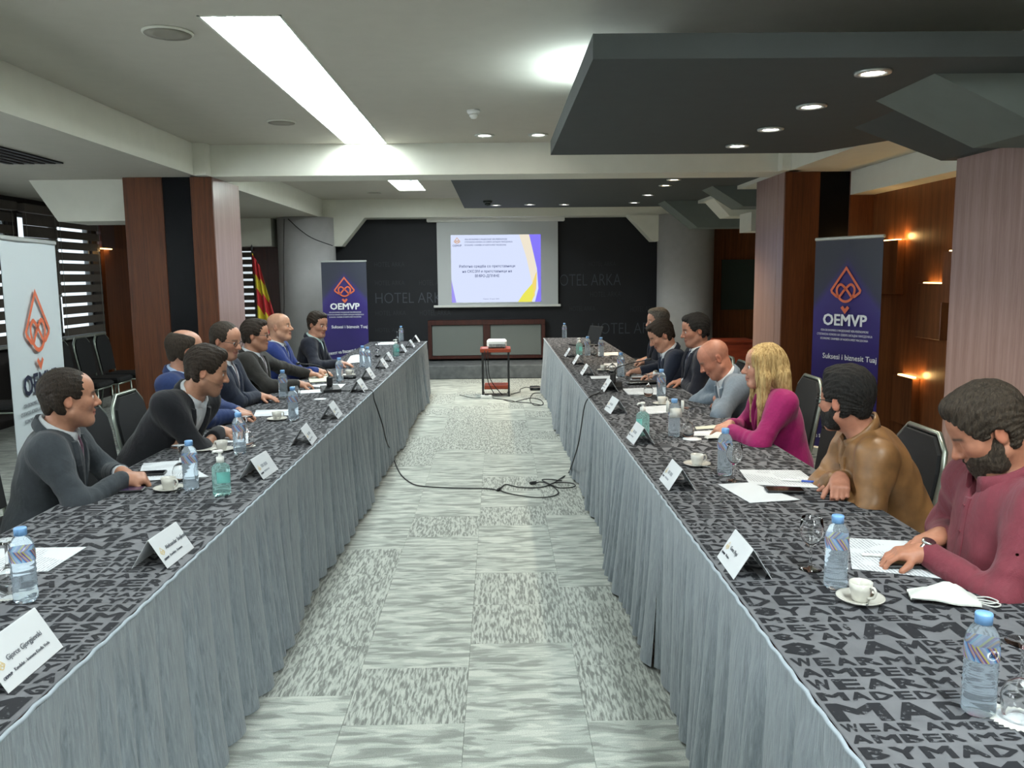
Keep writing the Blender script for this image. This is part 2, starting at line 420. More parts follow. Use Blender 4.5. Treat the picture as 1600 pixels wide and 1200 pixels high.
pillar(-3.50, -2.67, 8.15, 9.0, ZB, 'walnut clad pillar with black glass strip on the left', (-2.873, -3.135))
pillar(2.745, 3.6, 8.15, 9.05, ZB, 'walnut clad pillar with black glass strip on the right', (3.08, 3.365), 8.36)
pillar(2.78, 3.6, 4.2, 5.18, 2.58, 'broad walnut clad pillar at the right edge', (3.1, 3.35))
for sx, lb in ((-1, 'round grey column left of the dark stage wall'), (1, 'round grey column right of the dark stage wall')):
    t = empty('round_column', (sx*3.07, 13.88, 0), 0, lb, 'pillar', kind=STR)
    MB().lathe([(.455, 0), (.455, ZB)], 40).build('shaft', MT['concrete'], t)
    MB().lathe([(.47, 0), (.47, .08), (.458, .085)], 40).build('skirting', MT['black_plastic'], t)
# haunches (sloped brackets)
MB().prism([(-2.62, 13.83, ZB), (-2.62, 13.83, 2.13), (-2.5, 13.83, 2.13), (-2.12, 13.83, ZB)], (0, .3, 0)).build('trim_6', MT['beam'], kind=STR)
MB().prism([(2.62, 13.83, ZB), (2.12, 13.83, ZB), (2.52, 13.83, 2.16), (2.62, 13.83, 2.16)], (0, .3, 0)).build('trim_7', MT['beam'], kind=STR)
MB().prism([(-4.45, 8.3, ZB), (-4.2, 8.3, 2.19), (-3.5, 8.3, 2.19), (-3.5, 8.3, ZB)], (0, .6, 0)).build('trim_8', MT['beam'], kind=STR)
MB().prism([(-5.2, 13.75, ZB), (-5.0, 13.75, 2.14), (-3.6, 13.75, 2.14), (-3.6, 13.75, ZB)], (0, .4, 0)).build('trim_9', MT['beam'], kind=STR)
# dropped charcoal canopy, near bay
cz0, cz1 = 2.5, 2.6
cx0, cy0, cy1 = .40, 3.57, 6.32
MB().prism([(cx0, cy0, cz0), (3.62, cy0, cz0), (3.62, 5.6, cz0), (2.72, 5.6, cz0), (2.34, cy1, cz0), (cx0, cy1, cz0)], (0, 0, cz1-cz0)).build('trim_10', MT['canopy'], kind=STR)
MB().box(.72, 4.74, cz1, 2.72, cy1-.25, ZC).build('trim_11', MT['beam'], kind=STR)
# sloped haunches under the canopy, a lighter grey
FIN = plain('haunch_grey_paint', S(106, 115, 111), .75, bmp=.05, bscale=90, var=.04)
def haunch(x0, x1, y0, y1, zt, zb, name, mat):
    MB().prism([(x0, y0, zt), (x1, y0, zb), (3.6, y0, zb), (3.6, y0, zt)], (0, y1-y0, 0)).build(name, mat, kind=STR)
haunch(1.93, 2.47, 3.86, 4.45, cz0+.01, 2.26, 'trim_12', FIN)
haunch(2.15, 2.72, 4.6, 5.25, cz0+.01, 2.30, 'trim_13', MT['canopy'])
# rear bay canopy and haunches
MB().box(-.47, 8.7, 2.62, 4.5, 12.65, 2.72).build('trim_14', MT['canopy'], kind=STR)
MB().box(-.1, 9, 2.72, 3, 12.3, ZC).build('trim_15', MT['beam'], kind=STR)
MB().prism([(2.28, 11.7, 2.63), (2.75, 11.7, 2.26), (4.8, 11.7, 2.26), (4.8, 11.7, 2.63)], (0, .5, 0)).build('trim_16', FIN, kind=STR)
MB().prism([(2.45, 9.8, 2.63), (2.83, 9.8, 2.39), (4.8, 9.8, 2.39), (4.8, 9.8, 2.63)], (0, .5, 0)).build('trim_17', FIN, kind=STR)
MB().prism([(2.75, 11.0, 2.62), (3.0, 11.0, 2.36), (4.8, 11.0, 2.36), (4.8, 11.0, 2.62)], (0, .5, 0)).build('trim_18', MT['beam'], kind=STR)
MB().box(3.1, 10.4, 2.14, 4.85, 10.9, 2.37).build('trim_19', MT['beam'], kind=STR)
# stage step and its back panels
MB().box(-2.62, 13.4, 0, 2.62, YB, .216, .012).build('stage', MT['carpet_stage'], kind=STR)
MB().box(4.42, YB-.03, 1.02, 3.78, YB, 1.86).build('wall_glass_panel', plain('green_black_glass', S(66, 80, 74), .2), kind=STR)
# ------------------------------------------------------------------ low fitted unit, screen, lettering on the dark wall
bpy.data.objects.remove(_fo) if False else COL.objects.unlink(_fo)
_sc2 = bpy.data.scenes.new('type_bench'); _sc2.collection.objects.link(_fo)
def text_data(body, bold=0.0, res=2, spacing=1.0):
    key = (body, bold, res, spacing)
    if key not in _glyph:
        _fc.body = body; _fc.offset = min(0, bold); _fc.resolution_u = res; _fc.space_character = spacing
        m = _fo.to_mesh()
        V = np.array([v.co[:] for v in m.vertices]).reshape(-1, 3); F = [tuple(p.vertices) for p in m.polygons]
        _fo.to_mesh_clear()
        if bold > 0 and len(V):       # heavier strokes: the outline laid down shifted four ways
            n = len(V); V = np.concatenate([V+np.array([bold*i, bold*j*.8, .001*q]) for q, (i, j) in enumerate(((-.8, -.8), (.8, -.8), (.8, .8), (-.8, .8)))]); F = [tuple(i+n*k for i in f) for k in range(4) for f in F]
        _glyph[key] = (V, F)
    return _glyph[key]
def text_obj(name, lines, mat, M, parent=None, bold=0.0, res=2):
    V = []; F = []
    for body, x, y, h, al, wd in lines:
        v, f = text_data(body, bold, res)
        if not len(v): continue
        v = v.copy(); lay = v[:, 2].copy(); v = v*(h/0.70); x0, x1 = v[:, 0].min(), v[:, 0].max()
        if wd: v[:, 0] = (v[:, 0]-x0)*wd/(x1-x0); x0, x1 = 0, wd
        v[:, 0] += x-(x0 if al == 'l' else x1 if al == 'r' else (x0+x1)/2); v[:, 1] += y; v[:, 2] = lay*.3
        b = len(V); V += [tuple(M @ Vector(p)) for p in v]; F += [tuple(i+b for i in q) for q in f]
    me = bpy.data.meshes.new(name); me.from_pydata(V, [], F); me.update(); me.materials.append(mat)
    return link(bpy.data.objects.new(name, me), parent)
ghost = plain('wall_lettering', S(66, 70, 80), .5); ghost2 = plain('wall_lettering_faint', S(42, 45, 53), .5)
WM = plane_matrix((0, YB-.004, 0), (1, 0, 0), (0, 0, 1))
def wp(px, py): p = aty(px, py, YB); return p[0], p[2]
def wall_text(name, items, m):
    L = []
    for s, x0, y0, x1, y1 in items:
        a, b_ = wp(x0, y1), wp(x1, y0); L.append((s, a[0], a[1], b_[1]-a[1], 'l', b_[0]-a[0]))
    text_obj(name, L, m, WM, bk, bold=-.012, res=3)
wall_text('lettering', [('HOTEL ARKA', 587, 456, 703, 474), ('HOTEL ARKA', 862, 427, 970, 447), ('HOTEL ARKA', 925, 503, 1040, 522)], ghost)
wall_text('small_lettering', [('HOTEL ARKA', 585, 409, 632, 417), ('HOTEL ARKA', 586, 438, 632, 446), ('HOTEL ARKA', 655, 437, 700, 446), ('HOTEL ARKA', 587, 485, 634, 493),
    ('HOTEL ARKA', 656, 484, 704, 493), ('HOTEL ARKA', 587, 512, 632, 519), ('HOTEL ARKA', 922, 455, 970, 464), ('HOTEL ARKA', 890, 478, 930, 486), ('HOTEL ARKA', 985, 478, 1026, 487),
    ('HOTEL ARKA', 925, 540, 970, 548), ('HOTEL ARKA', 920, 408, 962, 416)], ghost2)
t = empty('wall_unit', (-.19, YB, .25), 0, 'low dark wooden unit with two grey panels under the projection screen', 'cabinet')
f = MB(); hw = .98
for z0, z1 in ((0, .05), (.57, .65)): f.box(-hw, -.16, z0, hw, -.005, z1, .003)
for x0, x1 in ((-hw, -hw+.06), (-.055, .055), (hw-.06, hw)): f.box(x0, -.16, .05, x1, -.005, .57)
f.build('frame', MT['wood_dark'], t)
gp = plain('grey_panel', S(118, 124, 120), .45)
for s in (-1, 1): MB().box(s*.06, -.12, .055, s*(hw-.065), -.09, .565, .003).build('panel', gp, t)
# projection screen
t = empty('projection_screen', (0, YB-.09, 1.12), 0, 'white roll-down projection screen with a lit slide on the dark wall', 'screen')
h0 = aty(667, 352, YB-.09); h1 = aty(882, 349, YB-.09)
MB().box(h0[0], -.06, 1.40, h1[0], .06, 1.47, .01).build('housing', MT['white_plastic'], t)
cm = plain('screen_cloth', S(196, 200, 202), .8)
a, b_ = aty(684, 354, YB-.09), aty(872, 474, YB-.09)
MB().box(a[0]-.02, -.003, .03, b_[0], .003, 1.41).build('screen_cloth', cm, t)
MB().box(-1.07, -.02, -.01, 1.06, .02, .03, .006).build('bottom_bar', MT['white_plastic'], t)
c00, c11 = aty(706, 473, YB-.1), aty(845, 366, YB-.1)
sx0, sz0, sx1, sz1 = c00[0], c00[2]-1.12, c11[0], c11[2]-1.12
W_, H_ = sx1-sx0, sz1-sz0
SE = .27
sl = MB().box(sx0, -.0042, sz0, sx1, -.0035, sz1).build('slide', emit('slide_white', S(214, 224, 250), SE), t)
def slide_poly(name, pts, col, d=.0046):
    MB().prism([(sx0+u*W_, -d, sz0+v*H_) for u, v in pts], (0, .0004, 0)).build(name, emit(name, col, SE), sl)
slide_poly('slide_cream', [(.76, 1), (.88, 1), (.955, .45), (.93, .15), (.90, .28), (.84, .65)], S(236, 226, 206))
slide_poly('slide_violet', [(.87, 1), (1, 1), (1, 0), (.93, 0), (.97, .2), (.955, .5)], S(134, 122, 246), .0049)
slide_poly('slide_violet_corner', [(0, .34), (.05, 0), (0, 0)], S(160, 150, 240))
slide_poly('slide_yellow', [(.74, 0), (.89, 0), (.93, .1), (.93, .3), (.90, .27), (.80, .12)], S(232, 228, 92), .0052)
slide_poly('slide_gold', [(.90, .27), (.94, .42), (.955, .45), (.945, .2), (.895, 0), (.89, 0), (.925, .12)], S(240, 214, 120), .0054)
SM = plane_matrix((sx0, -.0058, sz0), (1, 0, 0), (0, 0, 1))
ink = emit('slide_ink', S(66, 72, 118), .26); ink2 = emit('slide_ink_orange', S(206, 160, 120), .28)
for ln_ in [('Работна средба со претставници', .40*W_, .52*H_, .033*H_*1.1, 'c', .62*W_), ('на СКСЗМ и претставници на', .40*W_, .445*H_, .033*H_*1.1, 'c', .55*W_),
    ('ВМРО-ДПМНЕ', .40*W_, .375*H_, .036*H_*1.1, 'c', .27*W_), ('ODA EKONOMIKE E MAQEDONISË VERI-PERËNDIMORE', .155*W_, .925*H_, .02*H_, 'l', .47*W_),
    ('СТОПАНСКА КОМОРА НА СЕВЕРО-ЗАПАДНА МАКЕДОНИЈА', .155*W_, .885*H_, .02*H_, 'l', .53*W_), ('ECONOMIC CHAMBER OF NORTH-WEST MACEDONIA', .155*W_, .84*H_, .02*H_, 'l', .46*W_),
    ('OEMVP', .07*W_, .83*H_, .028*H_, 'c', .10*W_), ('Tetovë, 13 tetor 2021', .44*W_, .045*H_, .012*H_, 'c', .18*W_)]: text_obj('slide_line', [ln_], ink, SM, sl, bold=.012)
# ------------------------------------------------------------------ the emblem and roll-up banners
EMB_OUT = [(-.42, -.60), (-.62, -.56), (-.93, -.34), (-.97, -.22), (0, 1), (.97, -.22), (.93, -.34), (.62, -.56), (.42, -.60)]
EMB_IN = [(-.42, -.60), (-.15, -.28), (.15, .0), (.34, .10), (.52, .0), (.60, -.2), (.52, -.5), (.3, -.75), (0, -.84), (-.3, -.75), (-.52, -.5), (-.60, -.2), (-.52, .0), (-.34, .10), (-.15, .0), (.15, -.28), (.42, -.60)]
def ribbon(mb, pts, wdt, M, closed=False):
    P = [Vector((p[0], p[1], 0)) for p in pts]; A = []; n = len(P)
    for i in range(n):
        a_ = P[i-1] if i else P[0]*2-P[1]; c_ = P[i+1] if i < n-1 else P[i]*2-P[i-1]
        d1 = (P[i]-a_).normalized(); d2 = (c_-P[i]).normalized(); t_ = (d1+d2).normalized(); nn = Vector((-t_.y, t_.x, 0))
        k = min(2.0, 1/max(.3, nn.dot(Vector((-d1.y, d1.x, 0))))); A.append((M @ (P[i]+nn*wdt/2*k), M @ (P[i]-nn*wdt/2*k)))
    b = len(mb.v)
    for l, r_ in A: mb.v += [tuple(l), tuple(r_)]
    for i in range(n-1): mb.f.append((b+2*i+1, b+2*i+3, b+2*i+2, b+2*i)); mb.sm.append(False)
def emblem(name, cx, cy, s, M, mat, parent, wd=.15, sx=1.0):
    mb = MB(); T_ = M @ Matrix.Translation((cx, cy, 0)) @ Matrix.Diagonal((s*sx, s, s, 1))
    ribbon(mb, EMB_OUT, wd, T_); ribbon(mb, [tuple(p[:2]) for p in smooth_path([(x, y, 0) for x, y in EMB_IN], 3)], wd, T_)
    return mb.build(name, mat, parent)
emblem('slide_emblem', .07*W_, .915*H_, .045*H_, SM, ink2, sl, .2)
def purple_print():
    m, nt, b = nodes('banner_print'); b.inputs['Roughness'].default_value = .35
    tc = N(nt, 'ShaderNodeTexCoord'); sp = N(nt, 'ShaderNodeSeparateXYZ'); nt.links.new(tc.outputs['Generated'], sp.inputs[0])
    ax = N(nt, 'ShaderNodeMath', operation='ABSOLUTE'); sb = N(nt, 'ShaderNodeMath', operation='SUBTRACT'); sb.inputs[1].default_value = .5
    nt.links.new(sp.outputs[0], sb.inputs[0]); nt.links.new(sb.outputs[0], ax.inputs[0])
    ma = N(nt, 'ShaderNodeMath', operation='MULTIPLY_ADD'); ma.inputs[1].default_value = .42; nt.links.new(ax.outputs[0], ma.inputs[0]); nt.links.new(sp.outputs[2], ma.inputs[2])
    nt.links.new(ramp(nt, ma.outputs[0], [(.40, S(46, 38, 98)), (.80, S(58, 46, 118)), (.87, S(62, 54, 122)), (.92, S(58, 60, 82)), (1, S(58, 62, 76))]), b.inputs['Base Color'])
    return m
orange = plain('emblem_orange', S(222, 112, 74), .5); white_ink = plain('white_print', S(236, 238, 240), .5); navy_ink = plain('navy_print', S(34, 40, 62), .5); grey_ink = plain('grey_print', S(120, 126, 134), .5)
ORG = ['ODA EKONOMIKE E MAQEDONISË VERI-PERËNDIMORE', 'СТОПАНСКА КОМОРА НА СЕВЕРО-ЗАПАДНА МАКЕДОНИЈА', 'ECONOMIC CHAMBER OF NORTH-WEST MACEDONIA']
def banner(p0, p1, height, mat, dark, label):
    """stands from p0 (left foot as read) to p1"""
    p0, p1 = Vector((*p0, 0)), Vector((*p1, 0)); W = (p1-p0).length; d = (p1-p0)/W
    t = empty('roll_up_banner', (p0+p1)/2, math.atan2(d.y, d.x), label, 'banner')
    h = W/2
    MB().box(-h-.01, -.04, 0, h+.01, .04, .085, .012).build('base', MT['alu'], t)
    for s in (-1, 1): MB().box(s*h*.6-.02, -.13, 0, s*h*.6+.02, .13, .014).build('foot', MT['alu'], t)
    V = []; F = []; nx, nz = 8, 12
    g = MB()
    for side in (0, 1):
        V = [(-h+W*i/nx, -.012-.006*math.sin(3*j/nz+i*.8)*math.sin(math.pi*i/nx)+side*.002, .07+(height-.07)*j/nz) for j in range(nz+1) for i in range(nx+1)]
        F = [(j*(nx+1)+i, j*(nx+1)+i+1, (j+1)*(nx+1)+i+1, (j+1)*(nx+1)+i) for j in range(nz) for i in range(nx)]
        g.add(V, F if side == 0 else [q[::-1] for q in F], True)
    g.build('print_sheet', mat, t)
    MB().box(-h-.005, -.022, height-.006, h+.005, .012, height+.022, .006).build('top_rail', MT['alu'], t)
    MB().tube([(0, .03, .05), (0, .02, height)], .009, 8).build('pole', MT['alu'], t)
    M = plane_matrix((0, -.0215, 0), (1, 0, 0), (0, 0, 1)); H = height
    ink_ = white_ink if dark else navy_ink
    emblem('emblem', 0, H-.40*W/.7, .155*W/.7, M, orange, t, .14, 1.0)
    mb = MB(); ribbon(mb, [(-.035*W/.7, H-.575*W/.7), (0, H-.615*W/.7), (.035*W/.7, H-.575*W/.7)], .03, M); mb.build('caron', orange, t)
    text_obj('wordmark', [('OEMVP', 0, H-.735*W/.7, .095*W/.7, 'c', .46*W/.7)], ink_, M, t, bold=.035)
    text_obj('strapline', [(s_, 0, H-(.79+.037*k)*W/.7, .018*W/.7, 'c', (.5, .58, .5)[k]*W/.7) for k, s_ in enumerate(ORG)], white_ink if dark else grey_ink, M, t, bold=.01)
    if dark:
        text_obj('slogan', [('Suksesi i biznesit Tuaj', .06*W/.7, H-1.03*W/.7, .046*W/.7, 'c', .56*W/.7)], white_ink, M, t, bold=.012)
        M2 = M @ Matrix.Translation((-.02, H-1.42*W/.7, 0)) @ Matrix.Rotation(R(7), 4, 'Z')
        text_obj('slogan', [('Успехот на Вашиот бизнис', 0, 0, .046*W/.7, 'c', .62*W/.7)], white_ink, M2, t, bold=.012)
        M3 = M @ Matrix.Translation((-.02, H-1.72*W/.7, 0)) @ Matrix.Rotation(R(7), 4, 'Z')
        text_obj('slogan', [('The success of your business', 0, 0, .046*W/.7, 'c', .62*W/.7)], white_ink, M3, t, bold=.012)
        text_obj('slogan', [('www', -.18*W/.7, max(.13, H-1.93*W/.7), .035*W/.7, 'c', .08*W/.7)], white_ink, M, t, bold=.012)
    return t
pp = purple_print(); wp_ = plain('white_banner_print', S(206, 216, 220), .45)
banner((-2.73, 4.72), (-2.86, 5.56), 1.86, wp_, False, 'white roll-up banner with orange emblem at the left edge')
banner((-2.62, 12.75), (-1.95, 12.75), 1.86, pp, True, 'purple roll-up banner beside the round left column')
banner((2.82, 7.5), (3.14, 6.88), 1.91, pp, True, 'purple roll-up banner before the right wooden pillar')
# ------------------------------------------------------------------ flag
def flag_mat():
    m, nt, b = nodes('flag_cloth'); b.inputs['Roughness'].default_value = .7; b.inputs['Sheen Weight'].default_value = .3
    c = coord(nt, 'Object', (1, 1, 1)); wv = N(nt, 'ShaderNodeTexWave', wave_type='BANDS', bands_direction='DIAGONAL'); wv.inputs['Scale'].default_value = 1.35; wv.inputs['Distortion'].default_value = .8; wv.inputs['Phase Offset'].default_value = 1.2
    nt.links.new(c, wv.inputs['Vector']); nt.links.new(ramp(nt, wv.outputs['Fac'], [(.0, S(186, 28, 36)), (.6, S(206, 188, 34))], 'CONSTANT'), b.inputs['Base Color']); return m
fp = aty(405, 440, 12.6)
t = empty('flag', (fp[0], 12.6, 0), 0, 'red and yellow flag hanging on a dark pole beside the window blind', 'flag')
MB().tube([(-.06, .05, .04), (-.10, .05, 2.05)], .014, 8).lathe([(.0, 2.13), (.02, 2.08), (.012, 2.03)], 8, (-.10, .05, 0)).build('pole', MT['black_plastic'], t)
MB().lathe([(.19, 0), (.19, .03), (.05, .05), (.03, .12)], 20, (-.06, .05, 0)).build('stand', MT['black_plastic'], t)
V = []; nx, nz = 24, 16
for j in range(nz+1):
    z = 2.0-1.25*j/nz; wd = .12+.20*min(1, j/nz*1.5)
    for i in range(nx+1):
        u = i/nx; V.append((-.09+wd*u*1.0, .02+.045*math.sin(u*17+j*.12)*(.4+j/nz), z-.22*u*(1-.3*j/nz)))
MB().add(V, [(j*(nx+1)+i, j*(nx+1)+i+1, (j+1)*(nx+1)+i+1, (j+1)*(nx+1)+i) for j in range(nz) for i in range(nx)], True).build('flag_cloth', flag_mat(), t)
# ------------------------------------------------------------------ tables, cloths, skirts
TZ = .75
LX0, LX1, RX0, RX1 = -1.752, -.985, .652, 1.425
def cloth_mat():
    m, nt, b = nodes('grey_tablecloth'); b.inputs['Roughness'].default_value = .75; b.inputs['Sheen Weight'].default_value = .15; b.inputs['Specular IOR Level'].default_value = .3
    c = coord(nt, 'World'); nt.links.new(ramp(nt, noise(nt, c, 14, 3), [(.3, S(86, 87, 91)), (.7, S(100, 101, 105))]), b.inputs['Base Color'])
    bump(nt, b, noise(nt, c, 500, 2), .15, .001); return m
def print_mat():
    m, nt, b = nodes('distressed_black_print'); b.inputs['Roughness'].default_value = .8; b.inputs['Specular IOR Level'].default_value = .25
    c = coord(nt, 'World'); nt.links.new(ramp(nt, noise(nt, c, 55, 4, .65), [(.60, S(33, 34, 38)), (.635, S(88, 89, 93))]), b.inputs['Base Color']); return m
CLOTH = cloth_mat(); PRINT = print_mat()
WORDS = ['DESIGN', 'BY', 'AMBER', 'MADE', 'DESIGNED', 'MSBE', 'AMBER', '8YAMA', 'IN', 'MADE BY', 'AMBER', 'DESIGN BY', 'WEAR', 'MS8']
def lettering(x0, x1, y0, y1, seed):
    rg = random.Random(seed); V = []; F = []
    def put(ch, x, y, w_, h_):
        v, f = text_data(ch, .04, 1)
        if not len(v): return
        lo, hi = v.min(0), v.max(0); s_ = (hi-lo); b = len(V)
        jit = rg.uniform(-.12, .12)
        for p in v: u = (p[0]-lo[0])/s_[0]; q = (p[1]-lo[1])/s_[1]; V.append((x+u*w_, y+q*h_, TZ+.0011+p[2]*.05))
        F.extend(tuple(i+b for i in q) for q in f)
    def row(xa, xb, y, h_):
        x = xa; s_ = ''
        while x < xb-.012:
            if not s_: s_ = rg.choice(WORDS)+(' ' if h_ < .05 and rg.random() < .3 else '')
            ch, s_ = s_[0], s_[1:]
            w_ = h_*rg.uniform(.95, 1.35)*(.45 if ch == 'I' else 1.35 if ch == 'M' else 1)
            if ch == ' ': x += h_*.3; continue
            if x+w_ > xb: w_ = xb-x
            if w_ > h_*.3: put(ch, x, y, w_, h_)
            x += w_+h_*.14+.002
    y = y0
    while y < y1-.03:
        h_ = rg.choice([.034, .04, .046, .055, .07, .09])
        if h_ >= .07:
            x = x0
            while x < x1-.05:
                w_ = min(rg.uniform(.2, .42), x1-x)
                if rg.random() < .55: row(x, x+w_, y, h_)
                else:
                    hh = (h_-.012)/2; row(x, x+w_, y, hh); row(x, x+w_, y+hh+.012, hh)
                x += w_+.008
        else: row(x0, x1, y, h_)
        y += h_+rg.uniform(.009, .014)
    return V, F
def skirt_mat():
    m, nt, b = nodes('crinkled_skirting'); b.inputs['Roughness'].default_value = .6; b.inputs['Sheen Weight'].default_value = .25
    c = coord(nt, 'World', (8, 70, 7)); f = noise(nt, c, 1.6, 5, .65, .9)
    nt.links.new(ramp(nt, f, [(.3, S(102, 110, 117)), (.5, S(126, 135, 142)), (.72, S(152, 160, 167))]), b.inputs['Base Color'])
    bump(nt, b, f, .55, .008); return m
SKIRT = skirt_mat()
def skirt(x, y0, y1, s, seed, label, grp=None):
    """pleated fabric hanging from the cloth edge, facing s*X"""
    rg = random.Random(seed); n = int((y1-y0)/.012); nz = 12
    # gather positions
    g = []; y = y0
    while y < y1: g.append((y, rg.uniform(.5, 1.0)*(1.5 if rg.random() < .18 else 1))); y += rg.choice([.07, .09, .12, .16, .2])
    g.append((y1+.1, .6)); V = []; gi = 0
    t = empty('table_skirt', (0, (y0+y1)/2, 0), 0, label, 'table skirt', grp); cy_ = (y0+y1)/2
    prof = []
    for i in range(n+1):
        yy = y0+(y1-y0)*i/n
        while gi < len(g)-2 and g[gi+1][0] <= yy: gi += 1
        u = (yy-g[gi][0])/(g[gi+1][0]-g[gi][0]); a_ = g[gi][1]
        prof.append((yy, a_*(math.sin(math.pi*min(1, u*1.15)) if u < .87 else -.9*math.sin(math.pi*(u-.87)/.13)), math.sin(yy*2.3+seed)*.4+math.sin(yy*5.1+seed*2)*.25))
    for j in range(nz+1):
        q = j/nz; z = TZ-.012-(TZ-.024)*q
        amp = .006+.03*q**.8
        for yy, pr, lo in prof:
            zz = z+(.006*math.sin(yy*9+seed)+.006 if j == nz else 0)
            xx = x+s*(.004+amp*pr*(0.25 if q < .09 else 1)+(.012+.03*q)*q*(lo+.5))
            V.append((xx, yy-cy_, max(.004, zz)))
    F = [(j*(n+1)+i, j*(n+1)+i+1, (j+1)*(n+1)+i+1, (j+1)*(n+1)+i) for j in range(nz) for i in range(n)]
    if s > 0: F = [q[::-1] for q in F]
    MB().add(V, F, True).build('pleated_fabric', SKIRT, t)
    tb = MB(); pts = [(x+s*(.008+.002*math.sin(k*1.7)), y0-cy_+(y1-y0)*k/(n//2), TZ-.004+.0012*math.sin(k*1.1)) for k in range(n//2+1)]
    tb.tube(pts, .0055, 5).build('welt', plain('welt_braid', S(150, 160, 168), .7), t)
    return t
def table(x0, x1, y0, y1, sd, label, clabel, inner):
    t = empty('conference_table', ((x0+x1)/2, (y0+y1)/2, 0), 0, label, 'table')
    hx, hy = (x1-x0)/2-.006, (y1-y0)/2-.006
    MB().box(-hx, -hy, TZ-.035, hx, hy, TZ-.006).build('tabletop', MT['wood_dark'], t)
    k = int((y1-y0)/1.8)
    for i in range(k+1):
        for sx in (-1, 1): MB().tube([(sx*(hx-.06), -hy+.06+(2*hy-.12)*i/k, 0), (sx*(hx-.06), -hy+.06+(2*hy-.12)*i/k, TZ-.035)], .018, 8).build('leg', MT['metal'], t)
    c = empty('tablecloth', ((x0+x1)/2, (y0+y1)/2, 0), 0, clabel, 'tablecloth')
    out = -inner
    m = MB().box(-hx-.006, -hy-.006, TZ-.005, hx+.006, hy+.006, TZ, .002)
    xo = out*(hx+.006); m.box(xo, -hy, TZ-.30, xo-out*.003, hy, TZ-.003)
    for sy in (-1, 1): m.box(-hx, sy*(hy+.006), TZ-.30, hx, sy*(hy+.003), TZ-.003)
    m.build('cloth', CLOTH, c)
    V, F = lettering(x0+.008, x1-.004, y0+.01, y1-.01, sd)
    V = np.array(V); V[:, 0] -= (x0+x1)/2; V[:, 1] -= (y0+y1)/2
    me = bpy.data.meshes.new('print'); me.from_pydata(V.tolist(), [], F); me.update(); me.materials.append(PRINT)
    link(tag(bpy.data.objects.new('printed_lettering', me), kind='stuff'), c)
LY0, LY1, RY0, RY1 = .55, 11.62, .55, 11.95
table(LX0, LX1, LY0, LY1, 3, 'long conference table on the left under a printed cloth', 'grey cloth with black block letters on the left table', 1)
table(RX0, RX1, RY0, RY1, 9, 'long conference table on the right under a printed cloth', 'grey cloth with black block letters on the right table', -1)
for a, b_, sd, lb in ((.55, 6.02, 1, 'pleated grey skirt on near half of the left table'), (6.03, 11.62, 2, 'pleated grey skirt on far half of the left table')):
    skirt(LX1, a, b_, 1, sd, lb)
for a, b_, sd, lb in ((.55, 3.3, 4, 'pleated grey skirt on the right table nearest the viewer'), (3.31, 6.5, 5, 'pleated grey skirt on middle of right table, by the floor cable'), (6.51, 11.95, 6, 'pleated grey skirt on far end of the right table')):
    skirt(RX0, a, b_, -1, sd, lb)
# ------------------------------------------------------------------ chairs
PAD = plain('black_upholstery', S(21, 22, 24), .8, var=.12, vscale=20, bmp=.2, bscale=260); FRAME = plain('champagne_metal', S(150, 158, 148), .32, .8, var=.05)
def make_chair():
    """faces +X"""
    t = empty('banquet_chair')
    MB().box(-.20, -.21, .41, .22, .21, .475, .022).build('seat', PAD, t)
    tilt = .16
    def bp(y, z, dx=0): return (-.22-tilt*(z-.46)+dx, y, z)
    out = [(-.20, .50), (-.215, .80), (-.20, .88), (-.13, .945), (.13, .945), (.20, .88), (.215, .80), (.20, .50)]
    m = MB(); fr = [bp(y*.93, z if z < .6 else z-.014, .022) for y, z in out]; bk_ = [bp(y*.93, z if z < .6 else z-.014, -.022) for y, z in out]
    m.loft([bk_, fr], True, True, False); m.build('backrest', PAD, t)
    MB().tube([bp(-.19, .40)]+[bp(y, z) for y, z in out]+[bp(.19, .40)], .0125, 6).build('back_frame', FRAME, t)
    for sx, sy in ((1, -1), (1, 1), (-1, -1), (-1, 1)):
        MB().tube([(sx*.19 if sx > 0 else -.21, sy*.19, .41), (sx*.20 if sx > 0 else -.27, sy*.2, .0)], .0125, 6).build('leg', FRAME, t)
    f = MB()
    for sy in (-1, 1): f.tube([(.19, sy*.19, .40), (-.21, sy*.19, .40)], .011, 6)
    for sx in (.19, -.21): f.tube([(sx, -.19, .40), (sx, .19, .40)], .011, 6)
    f.build('seat_frame', FRAME, t)
    return t
_ch = make_chair(); _ch_used = [False]
def chair(x, y, rz, label, group=None):
    o = _ch if not _ch_used[0] else copy_tree(_ch); _ch_used[0] = True
    o.location = (x, y, 0); o.rotation_euler = (0, 0, R(rz))
    for k in ('label', 'category', 'group'):
        if k in o: del o[k]
    return tag(o, label, 'chair', group)
for k, (y, lb) in enumerate(((8.1, 'black chair by the window wall, left of the white banner'), (9.18, 'black chair in the wall row, first right of white banner'), (9.70, 'black chair in the wall row, second right of white banner'),
        (10.22, 'black chair in the wall row, third right of white banner'), (10.74, 'black chair in the wall row, partly behind the wooden pillar'))):
    chair(-4.72, y, 2, lb, 'black chairs along the window wall')
chair(-2.29, 4.02, 0, 'empty black banquet chair between grey suit and black suit men')
